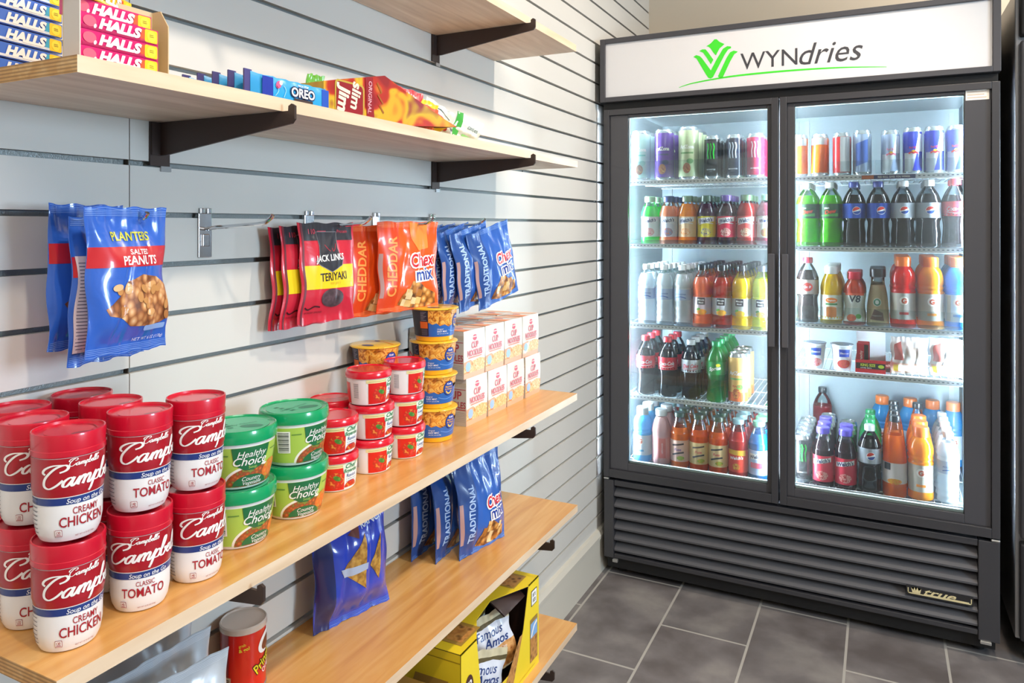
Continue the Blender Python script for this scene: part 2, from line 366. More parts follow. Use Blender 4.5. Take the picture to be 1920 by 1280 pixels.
def bracket():
    t=thing('shelf_bracket','','bracket')
    m=MB(); m.prism([(.002,-.0005),(.262,-.0005),(.2625,.006),(.268,.009),(.2735,.006),(.2735,-.012),(.268,-.018),(.02,-.050),(.002,-.050)],1,-.002,.002,brk)
    m.box((.004,-.016,-.050),(.007,.002,-.002),brk); m.build('arm',t,smooth=0)
    MB().box((.0005,-.017,-.066),(.0035,.017,-.0005),brk).build('wall_plate',t,smooth=0)
    MB().box((.0005,.002,-.074),(.003,.020,-.066),stl).build('clip',t,smooth=0)
    return t
bk=bracket()
for z,y,lab in [(1.829,1.53,'dark steel bracket under the far end of the topmost shelf'),(1.5175,.756,'dark steel bracket under the near part of the candy shelf'),(1.5175,1.53,'dark steel bracket under the far part of the candy shelf'),
   (.8905,.70,'dark bracket under the soup shelf, its tip beside the red chip can'),(.8905,1.53,'dark bracket tip under the far end of the soup shelf'),(.588,1.64,'dark bracket tip under the far end of the shelf with snack bags'),(.270,1.64,'dark bracket tip under the far end of the lowest shelf'),
   (1.829,.756,'dark bracket under the near end of the topmost shelf'),(.588,.70,'dark bracket under the near part of the snack bag shelf'),(.27,.70,'dark bracket under the near part of the lowest shelf')]:
    put(bk,(0,y,z-DZ),label=lab,group='shelf brackets')
chrome=M('#d8dade',.12,1,name='chrome')
def hook():
    t=thing('display_hook','','hook')
    m=MB(); m.box((.0006,-.013,-.068),(.003,.013,.004),chrome)
    m.build('back_plate',t,smooth=0,bevel=.0012)
    m=MB(); m.box((.001,-.011,.003),(.005,-.003,.012),chrome).box((.001,.003,.003),(.005,.011,.012),chrome).build('groove_clip',t,smooth=0,bevel=.001)
    MB().tube([(.003,0,-.022),(.03,0,-.019),(.125,0,-.0135),(.134,0,-.0115),(.146,0,-.004),(.149,0,0.0)],.0031,chrome,10).build('rod',t)
    MB().box((.003,-.007,-.05),(.0055,.007,-.03),chrome).build('stamped_rib',t,smooth=0,bevel=.002)
    return t
hk=hook()
for y,lab in [(.84,'chrome slatwall hook hanging empty between peanuts and jerky'),(.625,'chrome slatwall hook that holds the peanut bags'),(1.083,'chrome slatwall hook that holds the jerky bags'),(1.292,'chrome slatwall hook that holds the orange snack bags'),(1.515,'chrome slatwall hook that holds the blue snack bags')]:
    put(hk,(0,y,Z0),label=lab,group='display hooks')
# ================================================================== the beverage cooler
CX,CY=.67,2.67
cool=thing('beverage_cooler','tall black two door glass front drinks cooler with a white header','fridge',(CX,CY,0))
def cb(mb_,name,par=None,**k): return mb_.build(name,par or cool,shift=(CX,CY,0),**k)
blk=M('#37373b',.34,.0,coat=.2,name='black_powder_coat'); blk2=M('#0f0f11',.6); bez=M('#46464b',.4,.2); wht=M('#a3b1b8',.45,name='white_liner')
m=MB(); m.box((.035,2.735,.07),(.085,3.37,2.045),blk).box((1.259,2.735,.07),(1.309,3.37,2.045),blk).box((.035,2.735,1.80),(1.309,3.37,2.045),blk).box((.035,3.32,.07),(1.309,3.385,2.045),blk).box((.035,2.735,.07),(1.309,3.37,.40),blk)
cb(m,'cabinet',smooth=0,bevel=.003)
m=MB(); m.box((.0855,2.74,.4),(.09,3.318,1.80),wht).box((1.254,2.74,.4),(1.2585,3.318,1.80),wht).box((.09,3.31,.4),(1.254,3.319,1.8),wht).box((.09,2.76,1.795),(1.254,3.31,1.7995),wht).box((.09,2.74,.401),(1.254,3.31,.412),wht)
for x in (.12,.66,.70,1.22): m.box((x,3.302,.42),(x+.016,3.31,1.78),M('#aeb6ba',.4))
liner=cb(m,'liner',smooth=0)
cb(MB().box((.655,2.738,.412),(.688,2.77,1.795),blk),'mullion',smooth=0)
# header
h=cb(MB().box((.045,2.652,1.812),(1.288,2.735,1.830),bez).box((.045,2.652,2.034),(1.288,2.735,2.052),bez).box((.025,2.652,1.812),(.045,2.735,2.052),bez).box((1.288,2.652,1.812),(1.3095,2.735,2.052),bez).box((.03,2.68,1.785),(1.305,2.734,1.811),blk2),'header_frame',smooth=0,bevel=.0015)
pan=cb(MB().box((.044,2.662,1.829),(1.289,2.70,2.035),M('#d9d9db',.3,name='sign_acrylic')),'sign_panel',smooth=0)
g1=M('#3fd62c',.5); dk=M('#3c3c42',.5)
it=[poly(q,g1,1) for q in [[(0.4241,1.9849),(0.4404,1.9946),(0.453,2.0072),(0.4605,2.0068),(0.4705,1.9963),(0.4878,1.9867),(0.4829,1.9822),(0.4705,1.9722),(0.458,1.9493),(0.448,1.9618),(0.4392,1.9768),(0.4304,1.9842)],[(0.3987,1.9709),(0.4101,1.9761),(0.4215,1.9749),(0.4304,1.9637),(0.4492,1.9349),(0.4404,1.9192),(0.4253,1.945),(0.4126,1.9643),(0.4025,1.9692)],[(0.3782,1.9525),(0.3884,1.9578),(0.4012,1.9527),(0.4101,1.9428),(0.4404,1.8975),(0.4592,1.9326),(0.4829,1.9708),(0.4977,1.9781),(0.51,1.9754),(0.5112,1.9698),(0.5002,1.9652),(0.4878,1.9475),(0.448,1.8726),(0.4404,1.8682),(0.4316,1.8715),(0.4228,1.8851),(0.3897,1.9448)],[(0.4655,1.8748),(0.4952,1.9366),(0.5076,1.9555),(0.5198,1.9598),(0.5332,1.9553),(0.5308,1.9518),(0.5223,1.9477),(0.5076,1.9227),(0.4829,1.8707),(0.4754,1.8681),(0.468,1.8703)]]]
it.append(stroke([(.326,1.846),(.38,1.858),(.50,1.869),(.62,1.872),(.75,1.871),(.88,1.866),(1.0,1.856)],.0065,g1,1,taper=True))
it.append(text('WYN',.082,.543,1.919,dk,2,bold=0,sx=.97,align='LEFT'))
it.append(text('dries',.104,.736,1.924,dk,2,shear=.3,sx=.96,align='LEFT',bold=0.0))
decals('logo',pan,planeS((0-CX,2.662-CY,0),(1,0,0),(0,0,1)),it,du=0,dv=0)
# doors
for nm,x0,x1,g0,g1x,hx in (('left',.036,.6675,.129,.6305,.648),('right',.6735,1.3085,.7195,1.2155,.692)):
    z0,z1=.386,1.784; gz0,gz1=.444,1.752
    m=MB(); f=.017; y0=2.663
    fr=lambda a,b,c,d,ya,yb,mt: m.box((a,ya,b),(c,yb,d),mt)
    fr(x0+.022,z0,x1-.022,z0+.03,y0,2.712,blk); fr(x0+.022,z1-.022,x1-.022,z1,y0,2.712,blk); fr(x0,z0,x0+.022,z1,y0,2.712,blk); fr(x1-.022,z0,x1,z1,y0,2.712,blk)
    # recessed inner frame up to the glass
    b2=M('#424247',.3,coat=.3)
    fr(x0+.022,z0+.03,g0,z1-.022,y0+.012,2.711,b2); fr(g1x,z0+.03,x1-.022,z1-.022,y0+.012,2.711,b2); fr(g0,z0+.03,g1x,gz0,y0+.012,2.711,b2); fr(g0,gz1,g1x,z1-.022,y0+.012,2.711,b2)
    d=cb(m,'door',smooth=0,bevel=.0015); tag(d,'left glass door of the cooler' if nm=='left' else 'right glass door of the cooler')
    cb(MB().box((g0-.002,2.684,gz0-.002),(g1x+.002,2.688,gz1+.002),Glass('#f6fbfb',.015)),'glass_pane',d,smooth=0)
    a=.0015; ed=M('#cfe0e2',.3)
    cb(MB().box((g0,2.688,gz0),(g0+a,2.70,gz1),ed).box((g1x-a,2.688,gz0),(g1x,2.70,gz1),ed).box((g0,2.688,gz0),(g1x,2.70,gz0+.008),ed).box((g0,2.688,gz1-a),(g1x,2.70,gz1),ed),'spacer',d,smooth=0)
    m=MB(); m.box((hx-.011,2.640,.927),(hx+.011,2.6545,1.247),M('#4d4d52',.25,coat=.4)); m.box((hx-.008,2.654,.93),(hx+.008,2.664,.95),blk).box((hx-.008,2.654,1.225),(hx+.008,2.664,1.245),blk)
    cb(m,'handle',d,smooth=0,bevel=.003)
sk=cb(MB().box((1.219,2.6735,1.732),(1.281,2.6748,1.768),M('#f1ece2',.5)),'sticker',smooth=0)
decals('sticker_print',sk,planeS((1.25-CX,2.6735-CY,1.75),(1,0,0),(0,0,1)),[rect(-.027,-.012+k*.009,.024-(k%2)*.006,-.009+k*.009,M('#c9b3a0',.6)) for k in range(4)],0,0)
# grille
m=MB(); m.box((.036,2.668,.078),(.074,2.735,.374),blk).box((1.252,2.668,.066),(1.3085,2.735,.374),blk).box((.0745,2.672,.353),(1.2515,2.735,.374),blk).box((.074,2.672,.078),(1.252,2.735,.094),blk)
m.box((.06,2.72,.09),(1.26,2.735,.36),blk2); g=cb(m,'grille_frame',smooth=0,bevel=.002)
sl=M('#5e5e62',.42,.1)
for k in range(6):
    z=.326-k*.0418; cb(MB().prism([(2.672,z-.006),(2.674,z-.013),(2.708,z+.010),(2.706,z+.014)],0,.075,1.251,sl),'louver',g,smooth=0)
gold=M('#ecdfae',.35,.3)
it=[rect(1.06,.168,1.235,.1715,gold,2),rect(1.06,.168,1.0625,.186,gold,2),rect(1.2325,.168,1.235,.186,gold,2),
    poly([(1.073,.172),(1.095,.172),(1.098,.187),(1.091,.180),(1.087,.190),(1.083,.180),(1.079,.190),(1.076,.180),(1.070,.187)],gold,2),rect(1.105,.1715,1.228,.1745,gold,2),
    text('true',.030,1.150,.182,gold,3,bold=.02,shear=.4,sx=1.7)]
cb(MB().box((1.056,2.6685,.163),(1.239,2.672,.192),M('#232325',.4)),'badge',g,smooth=0)
decals('badge_letters',g,planeS((0-CX,2.6685-CY,0),(1,0,0),(0,0,1)),it,0,0)
mt=M('#c2c2bf',.3,.8)
for a in ((.036,2.664,.376,.056,2.70,.383),(1.285,2.664,.376,1.3085,2.70,.383),(.072,2.66,.066,.092,2.672,.078),(1.256,2.66,.058,1.286,2.672,.068)):
    cb(MB().box(a[:3],a[3:],mt),'hinge',smooth=0,bevel=.002)
for x in (.08,1.26):
    for y in (2.76,3.33): cb(MB().lathe([(.018,0),(.018,.02),(.008,.022),(.008,.071)],blk2,16,c=(x,y)),'foot')
m=MB().box((.04,2.70,.03),(1.30,2.735,.0705),blk2); cb(m,'kick_plate',smooth=0)
# lamps inside (tubes that give off the light)
tubem=M('#dcefff',.4,emit=250,name='led_tube')
for x in (.102,.645,.699,1.243):
    cb(MB().box((x-.006,2.742,.46),(x+.006,2.752,1.76),tubem if x<.2 or x>1 else M('#e4f2ff',.4,emit=120)),'lamp_tube',smooth=0)
for a,b in ((.13,.64),(.70,1.22)): cb(MB().box((a,2.742,1.758),(b,2.750,1.768),M('#eaf7ff',.4,emit=40)),'top_lamp',smooth=0)
# wire shelves
LZ=[1.515,1.273,.965,.690,.432]; RZ=[1.513,1.270,1.003,.842,.441]
wire=M('#eef2f3',.35); dot=M('#7b8a90',.6)
for side,x0,x1,zl in (('left',.093,.652,LZ),('right',.691,1.251,RZ)):
    for i,z in enumerate(zl):
        s=cb(MB().box((x0,2.744,z-.016),(x1,2.7475,z+.002),wire),'wire_shelf',smooth=0,bevel=.0008)
        m=MB(); n=26
        for k in range(n+1):
            x=x0+.006+(x1-x0-.012)*k/n; m.tube([(x,2.748,z-.0018),(x,3.29,z-.0018)],.0016,wire,5)
        for y in (2.80,3.03,3.285): m.tube([(x0,y,z-.0052),(x1,y,z-.0052)],.0022,wire,6)
        cb(m,'wires',s)
        decals('rail_slots',s,planeS((0-CX,2.744-CY,0),(1,0,0),(0,0,1)),[rect(x0+.01+k*.0135,z-.008,x0+.0165+k*.0135,z-.0045,dot) for k in range(int((x1-x0-.02)/.0135))],0,0)
        if (side=='left' and i in (1,2)) or (side=='right' and i in (1,2)):
            cb(MB().box((x0+.002,2.7415,z),(x1-.002,2.7435,z+.016),Glass('#d4dade',.12)),'front_lip',s,smooth=0)
# second machine at the right edge
vx,vy=1.349,2.70
v=thing('vending_machine','black vending machine at the right edge, grey side panel beside the cooler','vending machine',(1.78,3.0,0))
sb=lambda mb_,n,p=None,**k: mb_.build(n,p or v,shift=(1.78,3.0,0),**k)
sb(MB().box((vx,2.69,.085),(2.22,3.37,2.06),M('#8f9195',.3,.4)),'cabinet',smooth=0,bevel=.004)
m=MB(); m.box((vx+.010,2.655,.40),(2.21,2.695,1.90),blk).box((vx+.01,2.66,.09),(2.21,2.695,.385),M('#242427',.5)); sb(m,'door',smooth=0,bevel=.006)
sb(MB().box((vx+.010,2.65,1.915),(2.21,2.695,2.05),blk2),'display_bezel',smooth=0,bevel=.006)
sb(MB().box((vx+.030,2.645,1.93),(2.19,2.652,2.04),Food('display_glitter',[(0,'#cfe4ea'),(.25,'#5b7680'),(.6,'#2c3a42')],160)),'display_window',smooth=0,bevel=.004)
for x in (1.40,2.17):
    for y in (2.74,3.32): sb(MB().lathe([(.02,0),(.02,.086)],blk2,14,c=(x,y)),'foot')
# ================================================================== soups, bowls and cups on the long shelf
S3=.8905
white=M('#eeecec',.35,coat=.3,name='white_plastic'); red=M('#c8102e',.3,coat=.5,trans=.0); redlab=M('#a80f22',.35,coat=.4); navy=M('#22397e',.35,coat=.4); offw=M('#f4f1ee',.45)
# --- sipping soup cup
SP=[(.0235,0),(.0275,.0015),(.0305,.008),(.0325,.020),(.0328,.040),(.0332,.052),(.0345,.056),(.0348,.09),(.0345,.0935)]
SPf=profR(SP)
def soup(kind):
    t=thing('soup_cup','','soup cup'); 
    MB().lathe(SP,white,40).build('cup',t)
    m=MB(); m.lathe([(.0350,.0915),(.0360,.0925),(.0360,.098),(.0355,.0985),(.0362,.1135),(.0357,.1155),(.0342,.1158),(.0335,.1130),(.0300,.1122),(.0001,.1122)],red,40); m.build('lid',t)
    lid2=M('#8f0d20',.3,coat=.4)
    decals('sip_opening',t,lambda u,v,e:(u,v,.1122+e),[ell(.0,.0,.024,.024,M('#d4203a',.3,coat=.5),0),ell(.021,.004,.010,.005,lid2,1,rot=75),stroke([(-.02,.012),(-.005,.026),(.012,.024)],.0012,lid2,2)],0,0)
    wr=[]; n=30; W=.0345*PI
    def band(z0,z1,c,l,dip=.0):
        wr.append(poly([(-W,z0),(W,z0),(W,z1),(-W,z1)],c,l))
    band(.0500,.0910,redlab,0); band(.0492,.0500,M('#e9e6e4',.4),1); band(.0415,.0492,navy,0)
    wr+=script(-.040,.0610,.0088,M('#f3efec',.4),3,wt=.27,rise=.03,xs=1.17); wr+=script(-.014,.0825,.0029,M('#f3efec',.4),3,wt=.30,rise=.03,xs=1.15)
    wr.append(text('Soup on the Go',.0072,.006,.0454,M('#e8e8ee',.4),3,shear=.25,bold=.012,sx=.95))
    rt=M('#a11326',.45)
    if kind=='chicken': wr.append(text('CREAMY',.0102,.004,.0345,rt,2,bold=.005,sx=.72)); wr.append(text('CHICKEN',.0150,.001,.0235,rt,2,bold=.012,sx=.76))
    else: wr.append(text('CLASSIC',.0080,.002,.0355,rt,2,bold=.002,sx=.72)); wr.append(text('TOMATO',.0150,.000,.0255,rt,2,bold=.012,sx=.78))
    wr+=[rrect(-.028,.0075,-.0205,.0155,.001,rt,1),rrect(-.0276,.0079,-.0209,.0151,.001,offw,2),text('130' if kind=='chicken' else '140',.0042,-.02425,.0126,rt,3,bold=.01,sx=.8),rect(-.0272,.0086,-.0213,.0093,rt,3),rect(-.0265,.0100,-.022,.0106,rt,3),text('NET WT 10.75 OZ (305g)',.0026,.004,.0072,rt,2,sx=.8)]
    for k in range(9): wr.append(rect(-.066,.047-k*.0045,-.050,.0478-k*.0045,M('#6d6d78',.6),1))
    decals('label',t,cylS(SPf,.0345),wr,.0035,.0035)
    return t
A=soup('chicken'); B=soup('tomato'); H=.1163
G='soup cups stacked on the long shelf'
for kind,x,y,nm in ((0,.187,.500,'nearest'),(0,.108,.508,'second')):
    for lv in (0,1):
        put(A,(x,y,S3+lv*H),R(-9 if x>.15 else -14),label=('upper' if lv else 'lower')+' red and white creamy chicken soup cup '+('at the front shelf edge' if x>.15 else 'cut off by the left photo edge'),group=G)
for x,y,rz,nm in ((.184,.589,(-30,-8),'between the chicken stack and the last soup stack'),(.186,.668,(-6,-8),'beside the green soup bowls')):
    for lv in (0,1): put(B,(x,y,S3+lv*H),R(rz[lv]),label=('upper' if lv else 'lower')+' classic tomato soup cup '+nm,group=G)
for x,y,nm in ((.037,.612,'at the far end of the back row'),(.111,.602,'in back row behind the tomato cups'),(.038,.530,'at the wall by the left photo edge')):
    for lv in (0,1): put(B,(x,y,S3+lv*H),R(10),label=('upper red lidded soup cup ' if lv else 'hidden lower soup cup ')+nm,group=G)
# --- green lidded soup bowls
gl=M('#0c9a5f',.25,coat=.6); BP=[(.036,0),(.0395,.0012),(.0420,.006),(.0455,.025),(.0495,.050),(.0512,.067)]
def bowl(faded):
    t=thing('soup_bowl','','soup bowl'); f=profR(BP)
    MB().lathe(BP,white,44).build('bowl',t)
    MB().lathe([(.0520,.0655),(.0535,.066),(.0540,.068),(.0535,.079),(.0525,.0825),(.0505,.0835),(.0495,.0815),(.0470,.0808),(.0001,.0808)],gl,44).build('lid',t)
    decals('lid_print',t,lambda u,v,e:(u,v,.0808+e),[ell(0,0,.043,.043,M('#4fb389',.35),0),ell(.018,.012,.016,.009,M('#2a7f62',.4),1,rot=60)]+[rect(-.025+k*.011,-.02,-.019+k*.011,-.012,M('#1d7a58',.4),1) for k in range(4)]+[text('Healthy Choice',.009,0,-.001,M('#2a8a66',.4),2,rot=90)],0,0)
    W=.047*PI*.86; lime=M('#a9c952',.4,coat=.3); it=[poly([(-W,.006),(W,.006),(W,.061),(-W,.061)],lime,0)]
    it.append(ell(.006,.004,.047,.032,M('#f1efe6',.35),1,a0=0,a1=180)); it.append(ell(.006,.0045,.043,.028,Food('veg_soup',[(0,'#d98a3c'),(.35,'#b4562a'),(.6,'#8c4a2c'),(.8,'#7f8f3a')],170,rough=.3),2,a0=0,a1=180))
    it.append(ell(.034,.024,.016,.012,Food('carrots',[(0,'#ef8f3c'),(.5,'#e06a2a'),(.8,'#c9a23c')],120),3,rot=20))
    dg=M('#176b3f',.35,coat=.4)
    it.append(poly([(-.026,.061),(-.024,.045),(-.018,.034),(-.009,.0285),(.003,.0275),(.014,.031),(.021,.040),(.024,.050),(.026,.061)],dg,4))
    it+=[text('Healthy',.0125,.001,.0515,offw,6,shear=.3,sx=1.0),text('Choice',.0165,-.001,.0415,offw,6,shear=.3,sx=1.0,bold=.008),text('Soup',.006,.002,.0325,M('#a9d46a',.4),6)]
    it+=[ell(.0,.006,.026,.015,dg,4,a0=0,a1=180),text('Country',.0085,.002,.0158,offw,6,shear=.25),text('Vegetable',.0075,.003,.0095,offw,6,shear=.25)]
    it+=[rect(-.066,.022,-.046,.056,offw,3)]+[rect(-.064,.024+k*.0022,-.048,.0248+k*.0022+(k%3)*.0004,M('#4b4b4b',.6),4) for k in range(14)]
    it+=[rect(-.044,.05,-.030,.0515,M('#5d8a3a',.6),3),rect(.03,.05,.045,.0515,M('#5d8a3a',.6),3),rect(.05,.02,.055,.05,M('#dfe6b0',.6),3)]
    decals('label',t,cylS(f,.0475),it,.004,.012)
    return t
g=bowl(0); G='green lidded soup bowls'
for x,y,lv,rz,lab in ((.150,.771,0,5,'lower green lidded soup bowl beside the tomato soup cups'),(.151,.771,1,-12,'upper green lidded soup bowl beside the tomato soup cups'),(.148,.887,0,-16,'lower green lidded soup bowl next to the small red lidded bowls'),(.150,.885,1,12,'upper green lidded soup bowl with visible barcode beside the red lidded bowls')):
    put(g,(x,y,S3+lv*.0835),R(rz-10),label=lab,group=G)
# --- small red lidded pasta bowls
PP=[(.0330,0),(.0352,.001),(.0366,.005),(.0405,.050)]
def pasta(kind):
    t=thing('pasta_bowl','','pasta bowl'); f=profR(PP)
    MB().lathe(PP,white,36).build('bowl',t)
    MB().lathe([(.0408,.0488),(.0428,.0492),(.0432,.051),(.0425,.0585),(.0410,.0612),(.0395,.0622),(.0385,.0606),(.0001,.0602)],M('#d3142c',.22,coat=.6),36).build('lid',t)
    W=.0385*PI*.8; pr=M('#d61a12',.35,coat=.4); it=[rect(-.022,.003,.016,.041,pr,1),rect(-.026,.041,.062,.0475,M('#e7dba0',.4),1),rect(.016,.003,.062,.041,M('#eef2ee',.4),1),
       rect(-.1,.003,-.06,.041,pr,1),rect(-.022,.0435,.015,.0442,M('#a89a5a',.5),2)]
    fd=Food('tomato_food',[(0,'#e2543a'),(.3,'#cf2a1c'),(.6,'#b8261a'),(.85,'#e58a3a')],150,rough=.3)
    it+=[ell(.001,.020,.015,.014,fd,2),ell(.003,.024,.007,.004,Food('herbs',[(0,'#6fa83a'),(.6,'#3f7a2a')],200),3,rot=-30),ell(.030,.006,.014,.011,fd,3,a0=0,a1=180)]
    gr=M('#1d7d52',.4); bl=M('#3c5f9c',.4)
    it+=[poly([(.012,.046),(.020,.052-.004),(.030,.0475),(.040,.0475),(.046,.044),(.040,.034),(.014,.032)],M('#dfe8d8',.4),3),text('Chef',.011,.0285,.0432,gr,5,shear=.35,bold=.02),text('Boyardee',.0090,.0285,.0350,gr,5,shear=.3,bold=.02,sx=.85),
         text('Ravioli' if kind==0 else 'Lasagna',.0080,.030,.0262,bl,5,bold=.01),text('in tomato sauce',.0036,.030,.0205,bl,5),text('and meat sauce',.0036,.030,.0168,bl,5)]
    it+=[rect(-.052,.012,-.038,.043,M('#e9e6e4',.4),2)]+[rect(-.050,.014+k*.0021,-.040,.0148+k*.0021,M('#55505c',.6),3) for k in range(13)]
    decals('label',t,cylS(f,.0385),it,.004,.012)
    return t
p0=pasta(0); p1=pasta(1); HP=.0625; G='small red lidded pasta bowls'
for x,y,lv,rz,k,lab in ((.130,1.003,0,-6,0,'lower small red lidded bowl of the stack beside the green soup bowls'),(.130,1.003,1,-3,0,'upper small red lidded bowl of the stack beside the green bowls'),
   (.131,1.105,0,14,0,'bottom red lidded bowl in the middle stack of three'),(.133,1.105,1,4,0,'middle red lidded bowl in the middle stack of three'),(.128,1.103,2,20,0,'top red lidded bowl in the middle stack of three'),
   (.136,1.205,0,0,1,'bottom red lidded bowl in the stack beside the yellow and blue cups'),(.134,1.205,1,6,1,'middle red lidded bowl in the stack beside the yellow and blue cups'),(.138,1.203,2,30,1,'top red lidded bowl in the stack beside the yellow and blue cups'),
   (.044,1.098,0,0,0,'lower red lidded bowl at the wall behind the others'),(.044,1.098,1,0,0,'red lidded bowl at the wall, its lid showing behind the others')):
    put(p1 if k else p0,(x,y,S3+lv*HP),R(rz-40),label=lab,group=G)
# --- macaroni cups
yel=M('#eaa91b',.3,coat=.5); MP=[(.0375,0),(.0395,.001),(.0400,.010),(.0410,.0105),(.0475,.066)]
def mac():
    t=thing('macaroni_cup','','macaroni cup'); f=profR(MP)
    MB().lathe(MP,yel,40,mats=[yel,yel,yel,M('#2a62b0',.35,coat=.4)]).build('cup',t)
    MB().lathe([(.0478,.0655),(.0500,.0658),(.0515,.0672),(.0510,.0690),(.0490,.0698),(.0001,.0700)],M('#edbd2c',.3,coat=.4),40).build('lid',t)
    tab=MB(); tab.box((.044,-.006,.0676),(.060,.006,.0684),M('#d9a11c',.4)); tab.build('pull_tab',t,smooth=0,bevel=.0003)
    decals('lid_print',t,lambda u,v,e:(u,v,.0700+e),[ell(.02,-.02,.014,.008,M('#4a3c6e',.4),1,rot=40),ell(-.025,.01,.010,.005,M('#4a3c6e',.4),1,rot=10),stroke([(-.04,-.012),(-.01,.02),(.03,.03)],.004,M('#e2912a',.4),1)],0,0)
    bl=M('#2a62b0',.35,coat=.4); W=.135
    nd=Food('macaroni',[(.3,'#7c3f14'),(.42,'#c9751f'),(.5,'#e8a03c'),(.58,'#f2bc5c'),(.68,'#b8641c')],70,rough=.3,mode='SWIRL')
    it=[rect(-.0445,.0115,.0445*PI*.93,.0655,bl,0),rect(-.0445*PI,.0115,-.045,.0655,M('#232337',.4),0),
        poly([(-.045,.062),(-.045,.040),(-.036,.036),(-.028,.039),(-.02,.033),(-.010,.036),(0,.031),(.008,.036),(.016,.040),(.024,.046),(.034,.050),(.046,.0505),(.07,.050),(.07,.0655),(-.045,.0655)],nd,1),
        rect(-.064,.028,-.0465,.042,M('#d6621f',.4),1)]
    for k in range(7): it.append(rect(-.062,.0615-k*.0028,-.049+(k%3)*-.003,.0623-k*.0028,M('#9a97a8',.6),1))
    for k in range(5): it.append(rect(-.062,.025-k*.0026,-.048,.0256-k*.0026,M('#77748a',.6),1))
    it+=[ell(.024,.042,.0140,.0155,M('#1d2350',.35),3),ell(.024,.042,.0128,.0142,M('#2b47a0',.35),4),text('Kraft',.0055,.024,.0515,offw,5,bold=.02),text('Macaroni',.0050,.024,.0455,M('#f0b62c',.4),5,bold=.02),text('& Cheese',.0050,.024,.0405,M('#f0b62c',.4),5,bold=.02),
        stroke([(.017,.0365),(.020,.0325),(.024,.0312),(.028,.0325),(.031,.0365)],.0028,M('#f2c54e',.4),5),
        text('Original',.0042,-.026,.0265,offw,3,align='LEFT'),text('EASY MAC',.0050,-.026,.0215,offw,3,align='LEFT',bold=.01),text('NET WT 2.05 OZ (58g)',.0028,-.026,.0165,offw,3,align='LEFT'),stroke([(.0,.024),(.02,.020),(.05,.026)],.0012,M('#6f9fe0',.4),2)]
    decals('label',t,cylS(f,.0445),it,.0045,.012)
    return t
mc=mac(); HM=.0702; G='yellow and blue macaroni cups'
for lv,rz,lab in ((0,8,'bottom'),(1,2,'second'),(2,6,'third'),(3,30,'topmost')):
    put(mc,(.128+(.002 if lv==3 else 0),1.326,S3+lv*HM),R(rz-46),label=lab+' macaroni cup from below in the stack of four beside the noodle cups',group=G)
for lv in (0,1,2): put(mc,(.053,1.222,S3+lv*HM),R(-40),label={2:'macaroni cup at the wall with pale yellow lid, top of the back stack',1:'middle macaroni cup of the back stack at the wall',0:'lowest macaroni cup of the back stack at the wall'}[lv],group=G)
